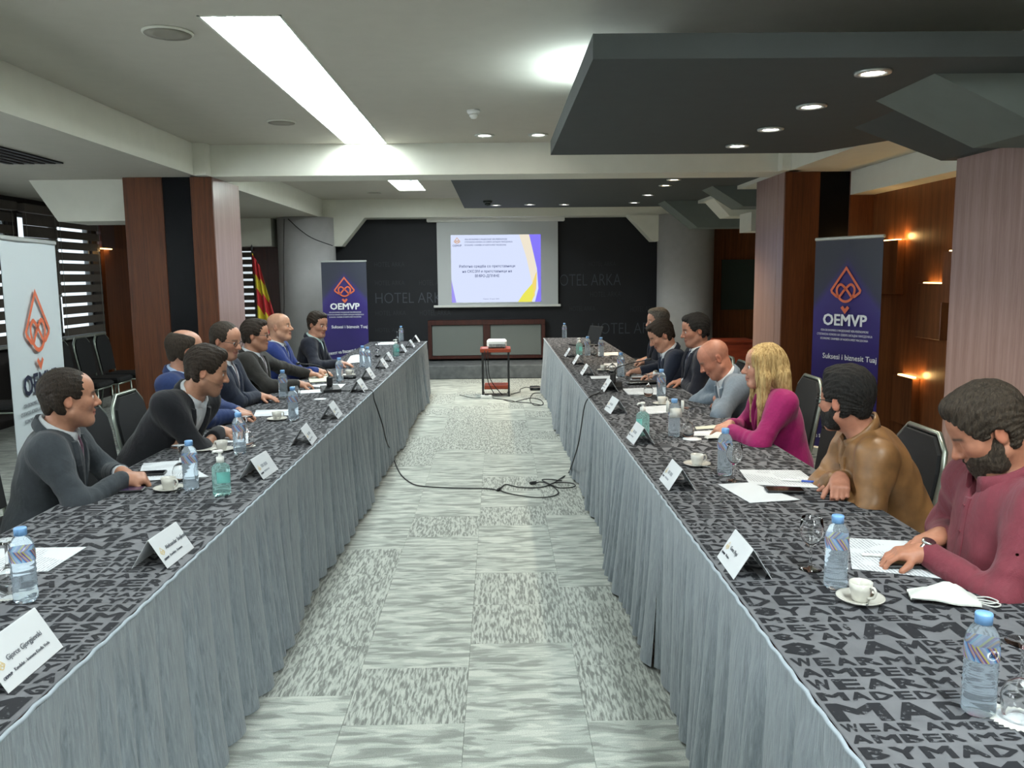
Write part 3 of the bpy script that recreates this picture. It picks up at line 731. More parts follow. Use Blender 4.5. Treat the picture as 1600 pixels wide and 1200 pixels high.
# ------------------------------------------------------------------ ceiling fittings
def disc(name, p, r, label, mat, cat):
    t = empty(name, (p[0], p[1], p[2]), 0, label, cat)
    MB().lathe([(r, -.001), (r, -.008), (r*.93, -.012)], 28).build('rim', MT['beam'], t)
    MB().lathe([(r*.92, -.0125), (r*.5, -.014), (.001, -.0145)], 28).build('grille', mat, t)
gr = plain('speaker_grille', S(150, 146, 134), .8, bmp=.3, bscale=300)
disc('ceiling_speaker', atz(262, 50, ZC), .125, 'large round ceiling speaker left of the strip light', gr, 'speaker')
disc('ceiling_speaker', atz(440, 190, ZC), .115, 'round ceiling speaker near the cross beam', gr, 'speaker')
disc('ceiling_speaker', atz(585, 300, ZC), .11, 'dark round ceiling speaker beyond the cross beam', gr, 'speaker')
p = atz(740, 172, ZC); t = empty('smoke_detector', tuple(p), 0, 'white smoke detector on the ceiling above two downlights', 'detector')
MB().lathe([(.05, -.001), (.05, -.018), (.04, -.03)], 20).build('base', MT['white_plastic'], t)
MB().lathe([(.03, -.03), (.034, -.045), (.02, -.062), (.001, -.066)], 20).build('sensor', MT['white_plastic'], t)
p = atz(762, 314, 2.62); t = empty('smoke_detector', tuple(p), 0, 'grey smoke detector on the rear charcoal canopy', 'detector')
MB().lathe([(.06, -.001), (.06, -.02), (.05, -.03)], 20).build('base', MT['canopy'], t)
MB().lathe([(.035, -.03), (.04, -.05), (.001, -.07)], 20).build('sensor', MT['canopy'], t)
t = empty('air_vent', (-3.75, 6.7, ZB), 0, 'dark slotted air vent in the left soffit', 'vent')
_v = [atz(q[0], q[1], ZB) for q in ((0, 236), (75, 254), (32, 257))]
t.location = (_v[0][0]-.1, _v[1][1]-.62, ZB)
MB().box(-.22, -.62, -.012, .24, .62, -.001).build('frame', MT['black_plastic'], t)
s0 = None
for k in range(5):
    if s0 is None: o = s0 = MB().box(-.018, -.58, -.018, .018, .58, -.0125).build('slat', MT['dark_wall'], t)
    else: o = s0.copy(); COL.objects.link(o)
    o.parent = t; o.location = (-.16+.085*k, 0, 0)
glow = emit('lamp_glow', (1, .95, .86, 1), 9); gloww = emit('lamp_glow_warm', (1, .78, .5, 1), 9)
def downlight(px, py, z, label, r=.055, power=16, warm=False):
    p = atz(px, py, z); t = empty('downlight', tuple(p), 0, label, 'ceiling light')
    MB().lathe([(r*.8, .0), (r*.82, -.010), (r*1.25, -.010), (r*1.28, -.001), (r*1.1, .0)], 24, cap0=False, cap1=False).build('bezel', MT['alu'], t)
    MB().lathe([(r*.8, -.003), (.001, -.0031)], 20).build('lamp_face', gloww if warm else glow, t)
    l = bpy.data.lights.new('downlight_beam', 'SPOT'); l.energy = power; l.spot_size = R(110); l.spot_blend = .8; l.shadow_soft_size = .04; l.color = (1, .9, .74) if not warm else (1, .72, .42)
    lo = bpy.data.objects.new('downlight_beam', l); link(lo, t); lo.location = (0, 0, -.02)
downlight(1364, 112, cz0, 'nearest downlight in the charcoal canopy', .062, 14)
downlight(1268, 165, cz0, 'second nearest downlight in the charcoal canopy', .062, 14)
downlight(1204, 201, cz0, 'third downlight in the charcoal canopy', .062, 14)
downlight(1152, 227, cz0, 'farthest downlight in the near charcoal canopy', .062, 14)
downlight(757, 211, ZC, 'left of two downlights in the ceiling before the beam', .07, 8)
downlight(841, 210, ZC, 'right of two downlights in the ceiling before the beam', .07, 8)
for px, py, lb, wm in ((775, 320, 'first of the row of small downlights in the rear canopy', 0), (828, 319, 'second of the row of small downlights in the rear canopy', 0), (882, 319, 'third of the row of small downlights in the rear canopy', 0),
        (991, 316, 'fourth of the row of small downlights in the rear canopy', 0), (1013, 304, 'fifth small downlight, right side of the rear canopy', 0), (1040, 289, 'warm downlight second from the beam in the rear canopy', 1), (1053, 280, 'warm downlight nearest the beam in the rear canopy', 1)):
    downlight(px, py, 2.62, lb, .062, 26, wm)
# lamp lying on the near canopy washes the ceiling
t = empty('cove_light', (cx0+.12, 5.25, cz1), 0, 'cove lamp on top of the charcoal canopy left edge', 'lamp')
MB().box(-.03, -.35, 0, .03, .35, .03, .006).build('body', MT['alu'], t)
MB().box(-.022, -.33, .0305, .022, .33, .032).build('tube', emit('cove_tube', (.8, .97, 1, 1), 22), t)
# wall lamp blocks on the timber walls
def lamp_block(loc, w_, h_, s, label, low=False):
    """block standing s*0.05 off a wall that faces s*X; light leaks at its edge"""
    t = empty('wall_lamp', loc, 0, label, 'wall lamp')
    MB().box(0, -w_/2, 0, s*.07, w_/2, h_, .004).build('block', MT['wood_warm'] if s < 0 else MT['wood_dark'], t)
    z = -.012 if low else h_+.001
    MB().box(s*.01, -w_*.35, z, s*.05, w_*.35, z+.008).build('tube', emit('block_tube', (1, .62, .22, 1), 3), t)
    l = bpy.data.lights.new('block_glow', 'POINT'); l.energy = .35; l.color = (1, .6, .22); l.shadow_soft_size = .03
    lo = bpy.data.objects.new('block_glow', l); link(lo, t); lo.location = (s*.04, -w_*.5-.02, z+.03 if not low else z-.03)
    return t
def nz(px, py, X=3.55): p = atx(px, py, X); return p
a = nz(1456, 443); lamp_block((3.6, a[1], 1.08), .40, a[2]-1.08, -1, 'wooden wall lamp block glowing amber, right of the banner')
a = nz(1390, 376); lamp_block((3.6, a[1], 1.43), .40, a[2]-1.43, -1, 'wooden wall lamp block partly behind the purple banner')
a = nz(1418, 668, 3.55); lamp_block((3.6, a[1]+.1, .30), .36, .42, -1, 'low wooden wall lamp block behind the leather jacket man')
a = nz(1480, 393); lamp_block((3.6, a[1]-.15, a[2]-.4), .34, .4, -1, 'wooden wall lamp block beside the broad pillar')
a = atx(168, 388, XL+.1); lamp_block((XL+.05, a[1], a[2]), .4, .5, 1, 'dark wooden wall lamp block right of the window blinds', True)
# wall cables by the round left column
pts = [aty(q[0], q[1], 13.42) for q in ((444, 342), (443, 400), (444, 470), (443, 530))]
tag(MB().tube(pts, .006, 6).build('wall_cable', MT['black_rubber']), 'thin black cable hanging down the round left column', 'cable')
pts = smooth_path([aty(q[0], q[1], 13.40) for q in ((450, 342), (470, 360), (490, 373), (520, 384))], 6)
tag(MB().tube(pts, .007, 6).build('wall_cable', MT['black_rubber']), 'black cable sagging across the round left column', 'cable')
# ------------------------------------------------------------------ trolley with projector, things on the floor
ty = 11.55
a, b_ = aty(750, 545, ty-.2), aty(798, 545, ty-.2); tw = b_[0]-a[0]; tx = (a[0]+b_[0])/2; tz = aty(774, 545, ty-.2)[2]
red = wood('red_wood', S(112, 42, 26), S(168, 74, 46), .4, 'X')
t = empty('trolley', (tx, ty, 0), 0, 'red wooden projector trolley with black legs in the aisle', 'trolley')
MB().box(-tw/2, -.2, tz-.05, tw/2, .2, tz, .004).build('top', red, t)
MB().box(-tw/2+.05, -.17, .10, tw/2-.03, .17, .15, .004).build('shelf', red, t)
for sx in (-1, 1):
    for sy in (-1, 1):
        x = sx*(tw/2-.03); y = sy*.17
        MB().box(x-.012, y-.012, .02, x+.012, y+.012, tz-.05).build('leg', MT['black_plastic'], t)
        MB().lathe([(.001, 0), (.018, .002), (.02, .012), (.014, .022)], 12, (x, y, 0)).build('castor', MT['black_plastic'], t)
    MB().box(sx*(tw/2-.042), -.17, .055, sx*(tw/2-.018), .17, .08).build('rail', MT['black_plastic'], t)
t = empty('projector', (tx+.02, ty-.02, tz), 0, 'white projector standing on the red trolley', 'projector')
pw = .135
MB().box(-pw, -.14, .012, pw, .12, .115, .022).build('body', MT['white_plastic'], t)
MB().box(-pw+.03, -.146, .02, pw-.02, -.139, .06).build('port_panel', plain('port_panel', S(120, 122, 120), .5, var=.5, vscale=60), t)
for sx in (-1, 1): MB().lathe([(.012, 0), (.012, .014)], 10, (sx*.1, -.09, 0)).build('foot', MT['black_plastic'], t)
t = empty('paper_slip', (tx-.14, ty-.14, tz), 0, 'small pink slip of paper on the trolley top', 'paper'); MB().box(-.04, -.03, 0, .04, .03, .012).build('sheet', plain('pink_paper', S(222, 180, 182), .8), t)
for q, (z, lb) in enumerate((([(762, 548), (763, 575), (766, 592), (775, 606), (785, 617)], 'left thin cable hanging from the projector trolley'), ([(757, 548), (760, 580), (764, 600), (772, 615)], 'right thin cable looping below the projector trolley'))):
    pts = smooth_path([aty(x, y, ty-.21) for x, y in z], 5)
    tag(MB().tube(pts, .006, 6).build('cable', MT['black_rubber']), lb, 'cable')
p = atz(760, 622, 0); t = empty('power_strip', (p[0], p[1], 0), 0, 'white power strip lying before the trolley', 'power strip')
MB().box(-.075, -.03, 0, .075, .03, .04, .006).build('body', MT['white_plastic'], t); MB().box(-.02, -.024, .04, .03, .024, .055).build('plug', MT['black_plastic'], t)
p = atz(836, 609, 0); t = empty('power_adapter', (p[0], p[1], 0), 0, 'black power adapter box on the carpet by right skirt', 'adapter')
MB().box(-.075, -.09, 0, .075, .09, .05, .01).build('body', MT['black_plastic'], t); MB().box(-.03, -.092, .015, .03, -.088, .035).build('badge', MT['canopy'], t)
def floor_cable(px, label, r=.005, z=None):
    pts = smooth_path([atz(x, y, .008) for x, y in px], 5)
    tag(MB().tube(pts, r, 6).build('cable', MT['black_rubber']), label, 'cable')
floor_cable([(798, 616), (812, 612), (813, 608), (822, 605), (828, 606)], 'short black cable joining the adapter and trolley')
floor_cable([(785, 624), (800, 628), (815, 625), (830, 622), (845, 625), (848, 632), (835, 633), (828, 625), (833, 615), (846, 614)], 'black cable coil on the carpet by far right skirt')
floor_cable([(770, 622), (785, 624), (800, 626), (808, 628), (830, 630), (845, 633)], 'long black cable running right from power strip')
floor_cable([(752, 621), (742, 622), (730, 620), (718, 617)], 'grey cable running left from the power strip', .004)
# ------------------------------------------------------------------ furniture at the far right
t = empty('cabinet', (3.38, 12.1, 0), 0, 'red-brown wooden cabinet beside the round right column', 'cabinet')
MB().box(-.24, -.22, .04, .24, .22, .66, .004).build('body', red, t); MB().box(-.26, -.24, .66, .26, .24, .69, .004).build('top', red, t); MB().box(-.2, -.2, 0, .2, .2, .04).build('plinth', MT['black_plastic'], t)
# ------------------------------------------------------------------ organic shapes: signed distance fields turned into ONE smooth skin each
V3 = lambda *a: np.array(a, dtype=np.float64)
def nrm(v): v = np.asarray(v, dtype=np.float64); return v/max(1e-9, np.linalg.norm(v))
class Pm:
    __slots__ = ('f', 'k', 'op')
    def __init__(s, f, k=.02, op=1): s.f = f; s.k = k; s.op = op
def rc(a, b, ra, rb, k=.02, op=1):
    a = V3(*a); b = V3(*b); ba = b-a; bb = max(1e-9, ba @ ba)
    def f(P):
        pa = P-a; h = np.clip(pa @ ba/bb, 0, 1); return np.sqrt(((pa-h[:, None]*ba)**2).sum(1))-(ra+(rb-ra)*h)
    return Pm(f, k, op)
def el(c, r, M=None, k=.02, op=1):
    c = V3(*c); r = V3(*r); M = np.eye(3) if M is None else M
    def f(P):
        q = (P-c) @ M.T; k0 = np.sqrt(((q/r)**2).sum(1)); k1 = np.sqrt(((q/(r*r))**2).sum(1)); return k0*(k0-1)/np.maximum(k1, 1e-6)
    return Pm(f, k, op)
def rb(c, h, M=None, rad=.01, k=.02, op=1):
    c = V3(*c); h = V3(*h)-rad; M = np.eye(3) if M is None else M
    def f(P):
        q = np.abs((P-c) @ M.T)-h; return np.sqrt((np.maximum(q, 0)**2).sum(1))+np.minimum(q.max(1), 0)-rad
    return Pm(f, k, op)
def combine(ps, P):
    d = None
    for p in ps:
        v = p.f(P)
        if d is None: d = v; continue
        k = p.k
        if p.op > 0:
            h = np.maximum(k-np.abs(d-v), 0)/k; d = np.minimum(d, v)-h*h*k*.25
        else:
            v = -v; h = np.maximum(k-np.abs(d-v), 0)/k; d = np.maximum(d, v)+h*h*k*.25
    return d
_OFF = np.array([[i, j, k] for i in (0, 1) for j in (0, 1) for k in (0, 1)])
_EDG = [(a, b) for a in range(8) for b in range(a+1, 8) if np.abs(_OFF[a]-_OFF[b]).sum() == 1]
def skin(ps, h, lo, hi, mod=None, nb=10):
    lo = V3(*lo); hi = V3(*hi); B = nb*h; n = np.ceil((hi-lo)/B).astype(int)
    gi = np.stack(np.meshgrid(*[np.arange(m) for m in n], indexing='ij'), -1).reshape(-1, 3)
    cen = lo+(gi+.5)*B
    fv = np.stack([p.f(cen) for p in ps]); kk = np.array([p.k for p in ps])
    d = None
    for v, p in zip(fv, ps):
        if d is None: d = v.copy(); continue
        d = np.minimum(d, v) if p.op > 0 else np.maximum(d, -v)
    rad = B*.87+.02; act = np.abs(d) < rad+.02
    g1 = np.arange(nb+1); loc = np.stack(np.meshgrid(g1, g1, g1, indexing='ij'), -1).reshape(-1, 3)
    cells = []; cvals = []; ecut = []
    for bi in np.nonzero(act)[0]:
        use = [p for q, p in enumerate(ps) if (fv[q, bi] < rad+p.k+.01)]
        if not any(p.op > 0 for p in use): continue
        while use and use[0].op < 0: use.pop(0)
        ip = gi[bi]*nb+loc; P = lo+ip*h; val = combine(use, P)
        if mod is not None: val = val+mod(P)
        if val.min() > 0 or val.max() < 0: continue
        W = val.reshape(nb+1, nb+1, nb+1); s = W < 0
        c8 = [W[o[0]:nb+o[0], o[1]:nb+o[1], o[2]:nb+o[2]] for o in _OFF]
        cnt = sum((c < 0).astype(np.int8) for c in c8); a = np.nonzero((cnt > 0) & (cnt < 8))
        if len(a[0]):
            cells.append(np.stack(a, -1)+gi[bi]*nb); cvals.append(np.stack([c[a] for c in c8], -1))
        for ax in range(3):
            sl0 = [slice(0, nb)]*3; sl1 = [slice(0, nb)]*3; sl1[ax] = slice(1, nb+1)
            x = s[tuple(sl0)] != s[tuple(sl1)]; e = np.nonzero(x)
            if len(e[0]): ecut.append(np.concatenate([np.stack(e, -1)+gi[bi]*nb, np.full((len(e[0]), 1), ax), s[tuple(sl0)][e][:, None]], 1))
    cells = np.concatenate(cells); cv = np.concatenate(cvals); ec = np.concatenate(ecut)
    acc = np.zeros((len(cells), 3)); cn = np.zeros(len(cells))
    for a, b in _EDG:
        va, vb = cv[:, a], cv[:, b]; m = (va < 0) != (vb < 0); t = np.where(m, va/np.where(m, va-vb, 1), 0)
        acc += np.where(m[:, None], _OFF[a]+t[:, None]*(_OFF[b]-_OFF[a]), 0); cn += m
    V = lo+(cells+acc/cn[:, None])*h
    key = lambda c: (c[:, 0]*4096+c[:, 1])*4096+c[:, 2]
    ck = key(cells); o = np.argsort(ck); cks = ck[o]; Q = []
    for ax in range(3):
        e = ec[ec[:, 3] == ax]
        if not len(e): continue
        u, v = [(1, 2), (2, 0), (0, 1)][ax]; du = np.eye(3, dtype=int)[u]; dv = np.eye(3, dtype=int)[v]; b = e[:, :3]
        idx = []; ok = np.ones(len(e), bool)
        for c in (b-du-dv, b-dv, b, b-du):
            q = key(c); p_ = np.searchsorted(cks, q); p_ = np.clip(p_, 0, len(cks)-1); ok &= cks[p_] == q; idx.append(o[p_])
        q = np.stack(idx, -1); flip = e[:, 4] == 0; q[flip] = q[flip][:, ::-1]; Q.append(q[ok])
    return V, np.concatenate(Q)
def skin_obj(name, ps, h, lo, hi, mat, parent, mod=None, color=None, coarse=None):
    V, F = skin(ps, h, lo, hi, mod)
    if coarse is not None:            # the part under the clothes needs no fine mesh
        F = np.concatenate([F[:, [0, 1, 2]], F[:, [0, 2, 3]]]); far = coarse(V); q = np.floor(V/.022).astype(np.int64)
        key = np.where(far, (q[:, 0]+500)*4000000+(q[:, 1]+500)*2000+(q[:, 2]+500), -1-np.arange(len(V)))
        u, inv, cnt = np.unique(key, return_inverse=True, return_counts=True); V2 = np.zeros((len(u), 3))
        for a_ in range(3): V2[:, a_] = np.bincount(inv, V[:, a_])/cnt
        F = inv[F]; F = F[(F[:, 0] != F[:, 1]) & (F[:, 1] != F[:, 2]) & (F[:, 0] != F[:, 2])]; sF = np.sort(F, 1); _, ix = np.unique(sF, axis=0, return_index=True); V, F = V2, F[np.sort(ix)]
    me = npmesh(name, V, F); me.materials.append(mat)
    if color is not None:
        at = me.color_attributes.new('Col', 'FLOAT_COLOR', 'POINT'); c = np.ones((len(V), 4), np.float32); c[:, :3] = color(V); at.data.foreach_set('color', c.ravel())
    return link(bpy.data.objects.new(name, me), parent)
def march(ps, P0, d, n=30):
    P = np.array(P0, dtype=float)+np.asarray(d)*.28; tot = np.zeros(len(P))
    for _ in range(n):
        s = np.clip(combine(ps, P)*.85, -.02, .1); P = P-np.asarray(d)*s[:, None]; tot += s
    return P
def strip(name, A, Bp, d, mat, parent, th=.006, lift=.003):
    """thin cloth strip between two lines of points lying on a surface"""
    A = np.array(A); Bp = np.array(Bp); d = np.asarray(d); n = len(A); mid = (A+Bp)/2
    loops = [[A[i]-d*.006, A[i]+d*lift, (A[i]*.7+Bp[i]*.3)+d*(lift+th), (A[i]*.3+Bp[i]*.7)+d*(lift+th), Bp[i]+d*lift, Bp[i]-d*.006] for i in range(n)]
    return MB().loft(loops, True, True, False).build(name, mat, parent)
def fabric(name, col, sc=420, var=.10, rough=.85, stripe=None, wr=.25):
    m, nt, b = nodes(name); b.inputs['Roughness'].default_value = rough; b.inputs['Sheen Weight'].default_value = .12; b.inputs['Specular IOR Level'].default_value = .25
    c = coord(nt, 'Object'); lo = tuple(v*(1-var) for v in col[:3])+(1,); hi = tuple(v*(1+var) for v in col[:3])+(1,)
    nt.links.new(ramp(nt, noise(nt, c, 60, 4, .7), [(.3, lo), (.7, hi)]), b.inputs['Base Color'])
    f1 = noise(nt, coord(nt, 'Object', (1, 1, .6)), 9, 3, .55, 1.2); f2 = noise(nt, c, sc, 2)
    mx = N(nt, 'ShaderNodeMix'); mx.inputs['Factor'].default_value = .08; nt.links.new(f1, mx.inputs['A']); nt.links.new(f2, mx.inputs['B'])
    bump(nt, b, mx.outputs['Result'], wr, .05); return m
def skin_mat(name):
    m, nt, b = nodes(name); b.inputs['Roughness'].default_value = .5; b.inputs['Specular IOR Level'].default_value = .35
    b.inputs['Subsurface Weight'].default_value = .0
    at = N(nt, 'ShaderNodeVertexColor'); at.layer_name = 'Col'; c = coord(nt, 'Object')
    mx = N(nt, 'ShaderNodeMix', data_type='RGBA', blend_type='MULTIPLY'); mx.inputs['Factor'].default_value = 1
    nt.links.new(at.outputs['Color'], mx.inputs['A']); nt.links.new(ramp(nt, noise(nt, c, 45, 4), [(.3, (.9, .88, .88, 1)), (.7, (1.08, 1.08, 1.08, 1))]), mx.inputs['B'])
    nt.links.new(mx.outputs['Result'], b.inputs['Base Color']); bump(nt, b, noise(nt, c, 260, 3), .08, .002); return m
SKIN = skin_mat('skin')
def hair_mat(name, col, hi, sc=(60, 60, 14)):
    m, nt, b = nodes(name); b.inputs['Roughness'].default_value = .6; b.inputs['Specular IOR Level'].default_value = .2
    f = noise(nt, coord(nt, 'Object', sc), 2.5, 4, .65, .6)
    nt.links.new(ramp(nt, f, [(.34, col), (.68, hi)]), b.inputs['Base Color']); bump(nt, b, f, .7, .012); return m
HAIRS = {'black': hair_mat('black_hair', S(20, 19, 19), S(42, 39, 36)), 'brown': hair_mat('dark_brown_hair', S(31, 25, 21), S(58, 48, 39)), 'grey': hair_mat('greying_hair', S(66, 62, 58), S(118, 112, 104)),
         'ash': hair_mat('ash_brown_hair', S(38, 32, 26), S(68, 58, 48)), 'blonde': hair_mat('blonde_hair', S(128, 100, 58), S(208, 182, 130), (50, 50, 7)), 'shade': hair_mat('cropped_grey_hair', S(84, 72, 64), S(120, 104, 92))}
EYE_W = plain('eye_white', S(206, 200, 196), .25); EYE_I = plain('eye_iris', S(38, 28, 22), .2)
def rotm(yaw, pitch, roll):
    """rows: forward, left, up"""
    return np.array((Matrix.Rotation(yaw, 3, 'Z') @ Matrix.Rotation(pitch, 3, 'Y') @ Matrix.Rotation(roll, 3, 'X'))).T
def person(label, head_px, Y, side, yaw=0, pitch=0, roll=0, hands=(), skin_c=(198, 148, 122), hair=('brown', 'short'), outfit='suit', cols=None, tie=None, glasses=None, beard=0.0, h=.005, sway=0,
           twist=0, fem=False, scale=1.0, watch=None, belly=0.0, pel=None, zadd=0, hs=1.0, stub=.0, shirt=None, fw=1.0, squat=0.0, lean=None):
    rz = 0.0 if side < 0 else 180.0
    th = math.radians(rz); cz, sz = round(math.cos(th)), 0
    hw = aty(head_px[0], head_px[1], Y)             # head centre in the room
    tl = .455*scale; pz = .585
    # bend at the hips so that the head comes to its height
    def headoff(ln):
        t_ = V3(math.sin(ln), 0, math.cos(ln)); nk = V3(math.sin(ln*.55), 0, math.cos(ln*.55)); fk = V3(nk[2], 0, -nk[0])
        return tl*t_+nk*.135*scale+fk*.035
    best = min((abs(pz+headoff(R(a))[2]-hw[2])+.0008*abs(a-8), a) for a in range(-8, 62))[1]
    if lean is not None: best = lean
    ln = R(best); off = headoff(ln); pz2 = max(.555, min(.66 if lean is None else .70, hw[2]-off[2]+zadd))
    # root on the floor under the pelvis
    swy = math.sin(R(sway))*.55
    rx = hw[0]-cz*off[0]; ry = hw[1]-cz*swy
    root = empty('person', (rx, ry, 0), th, label, 'person')
    def loc(p): return V3(cz*(p[0]-rx), cz*(p[1]-ry), p[2])
    def locd(d): return V3(cz*d[0], cz*d[1], d[2])
    sw = R(sway); P = V3(0, 0, pz2); t = nrm(V3(math.sin(ln), math.sin(sw)*math.cos(ln), math.cos(ln)*math.cos(sw)))
    tw = R(twist); l = nrm(np.cross(t, V3(math.cos(tw), math.sin(tw), 0))); n = np.cross(l, t)      # lateral (left), chest normal
    Mt = np.stack([n, l, t])
    Nk = P+t*tl; hc = loc(hw)
    s = scale; wS = (.154 if fem else .173)*s; g = .0 if not fem else -.004
    sh = [Nk-t*.06*s+l*q*wS for q in (1, -1)]        # left, right shoulder
    Hm = rotm(R(yaw), R(pitch), R(roll)); hs_ = hs*(.94 if fem else .99)
    def hp(x, y, z): return hc+hs_*(Hm.T @ V3(x, y*fw, z))
    # ---- arms
    arms = []
    for i, q in ((0, 1), (1, -1)):
        spec = hands[i] if i < len(hands) and hands[i] is not None else None
        S_ = sh[i]; U, Fo = .285*s, .255*s
        if spec is None:
            spec = dict(w=None)
        if spec.get('w') is None:
            Wp = P+V3(.36, q*.16, .05); hd = nrm(V3(1, -q*.2, -.1)); pn = V3(0, 0, -1); pole = V3(-.3, q*.8, -.6)
        else:
            Wp = loc(atz(spec['w'][0], spec['w'][1], spec.get('z', .795))) if len(spec['w']) == 2 else loc(spec['w'])
            hd = nrm(locd(spec.get('d', (cz, 0, -.1)))); pn = nrm(locd(spec.get('n', (0, 0, -1)))); pole = spec.get('pole', V3(-.35, q*.75, -.35)); pole = V3(*pole)
        v = Wp-S_; D = np.linalg.norm(v)
        if D > (U+Fo)*.985:
            k_ = D/((U+Fo)*.985); U *= min(k_, 1.12); Fo *= min(k_, 1.12)
            if D > (U+Fo)*.985: Wp = S_+v*(U+Fo)*.985/D; v = Wp-S_; D = np.linalg.norm(v)
        a = (U*U-Fo*Fo+D*D)/(2*D); hh = math.sqrt(max(1e-5, U*U-a*a)); vd = v/D; pp_ = pole-vd*(pole @ vd); E = S_+vd*a+nrm(pp_)*hh
        arms.append((S_, E, Wp, hd, pn, spec))
    # ---- body: one skin from head to hands and feet
    B = []; add = B.append
    add(el(hp(-.012, 0, .035), V3(.098, .077*fw, .088)*hs_, Hm))
    add(el(hp(.034, 0, .045), V3(.062, .064*fw, .06)*hs_, Hm, .03))
    add(el(hp(.030, 0, -.035), V3(.066, .058*fw, .088)*hs_, Hm, .03))
    cj_ = .75 if fem else 1; add(rc(hp(.074, -.012*cj_, -.098), hp(.074, .012*cj_, -.098), .021*hs_*cj_, .021*hs_*cj_, .025))
    for q in (1, -1):
        add(rc(hp(.005, q*.055*(.93 if fem else 1), -.06), hp(.062, q*.022, -.098), .02*hs_*cj_, .02*hs_*cj_, .03))
        add(el(hp(.058, q*.038, -.018), V3(.028, .026, .024)*hs_, Hm, .025))
        add(rc(hp(.088, q*.012, .022), hp(.072, q*.045, .022), .0085*(.6 if fem else 1), .008*(.6 if fem else 1), .014))
    for q in (1, -1): add(el(hp(.100, q*.031, .004), V3(.013, .016, .011)*hs_, Hm, .014, -1))
    for q in (1, -1): add(el(hp(.079, q*.031, .003), V3(.0125, .0145, .0125)*hs_, Hm, .004))
    add(rc(hp(.089, 0, .016), hp(.116, 0, -.026), .0085*hs_, .0125*hs_, .014))
    for q in (1, -1): add(el(hp(.101, q*.012, -.031), V3(.011, .009, .009)*hs_, Hm, .006))
    add(rc(hp(.096, -.013, -.056), hp(.096, .013, -.056), .0065, .0065, .009)); add(rc(hp(.093, -.011, -.070), hp(.093, .011, -.070), .0075, .0075, .008))
    add(rc(hp(.103, -.02, -.0632), hp(.103, .02, -.0632), .0022, .0022, .004, -1))
    for q in (1, -1):
        Me = rotm(R(yaw)+q*.35, R(pitch)-.15, R(roll)); ec = hp(-.012, q*.077, -.004)
        add(el(ec, V3(.019, .0075, .032)*hs_, Me, .006)); add(el(ec+Hm.T @ V3(.002, q*.0085, .003)*hs_, V3(.011, .006, .02)*hs_, Me, .005, -1))
        add(el(hp(-.002, q*.074, -.01), V3(.008, .006, .009)*hs_, Hm, .006))
    add(rc(hp(-.022, 0, -.055), Nk-t*.015, .055*s*(.86 if fem else 1.02)*(1+squat), .063*s*(.84 if fem else 1), .03))
    add(rc(Nk-t*.03+l*.05, sh[0], .045*s, .045*s, .04)); add(rc(Nk-t*.03-l*.05, sh[1], .045*s, .045*s, .04))
    add(el(Nk-t*.17*s, V3(.07, .11, .14)*s, Mt, .04)); add(el(P+t*.1, V3(.07+belly*.5, .11, .14)*s, Mt, .05)); add(el(P, V3(.09, .13, .09)*s, None, .05))
    fr = max(0, h*1.55)
    for (S_, E, Wp, hd, pn, spec), q in zip(arms, (1, -1)):
        add(rc(S_, E, .04*s, .034*s, .03)); add(rc(E, Wp, .034*s, .0265*s, .02))
        lat = nrm(np.cross(hd, pn))*(q)             # towards the thumb
        if spec.get('thumb'): lat = lat*spec['thumb']
        pn = nrm(np.cross(lat, hd)); pn = pn if pn @ np.asarray(arms[0 if q > 0 else 1][4]) > 0 else -pn
        Mh = np.stack([hd, lat, pn]); z_ = .93*s
        add(rb(Wp+hd*.05*z_, V3(.045, .040, .0165)*z_, Mh, .014, .018)); add(rc(Wp, Wp+hd*.03*z_, .026*s, .024*s, .02))
        add(rc(Wp+hd*.022*z_+lat*.022*z_+pn*.008, Wp+hd*.055*z_+lat*.032*z_+pn*.01, .017*z_, .014*z_, .014))
        cu = spec.get('curl', .35); sp = spec.get('spread', .06)
        for fi, (lo_, L_, r_) in enumerate(((.030, .074, .0088), (.0105, .084, .0092), (-.0095, .078, .0088), (-.0285, .060, .0078))):
            p_ = Wp+hd*.088*z_+lat*lo_*z_; r_ = max(r_*z_, fr); ang = 0; az = sp*(1.5-fi)*.9
            for sg, (fr_, ca) in enumerate(((.46, .95), (.30, 1.25), (.24, .8))):
                ang += cu*ca*(1+.08*fi); dd = nrm(hd*math.cos(ang)*math.cos(az)+lat*math.sin(az)*math.cos(ang)+pn*math.sin(ang)); q_ = p_+dd*L_*fr_*z_
                add(rc(p_, q_, r_*(1-.06*sg), r_*(.94-.06*sg), .004 if sg else .008)); p_ = q_
        p_ = Wp+hd*.045*z_+lat*.036*z_+pn*.008; tc = spec.get('tcurl', .3)
        for fr_, ca in ((.036, 0), (.030, 1)):
            dd = nrm(hd*(.72+.2*ca*tc)+lat*(.62-ca*tc*.9)+pn*(.28+.3*cu)); q_ = p_+dd*fr_*z_; add(rc(p_, q_, max(.0115*z_, fr), max(.0098*z_, fr), .008)); p_ = q_
    feet = []
    for q in (1, -1):
        hip = P+V3(.02, q*.085, -.02); kn = V3(.44, q*.115, .50*s+.02); an = V3(.40+.03*q, q*.12, .10)
        add(rc(hip, kn, .06, .045, .03)); add(rc(kn, an, .042, .032, .02)); add(rc(an, an+V3(.11, q*.015, -.05), .034, .026, .02)); feet.append((hip, kn, an))
    base = np.array(S(*skin_c)[:3])*np.array([.74, .70, .68]); hcol = np.array({'black': S(30, 27, 25), 'brown': S(48, 38, 32), 'grey': S(92, 86, 80), 'ash': S(70, 60, 50), 'blonde': S(150, 116, 80), 'shade': S(100, 84, 74)}[hair[0]][:3])
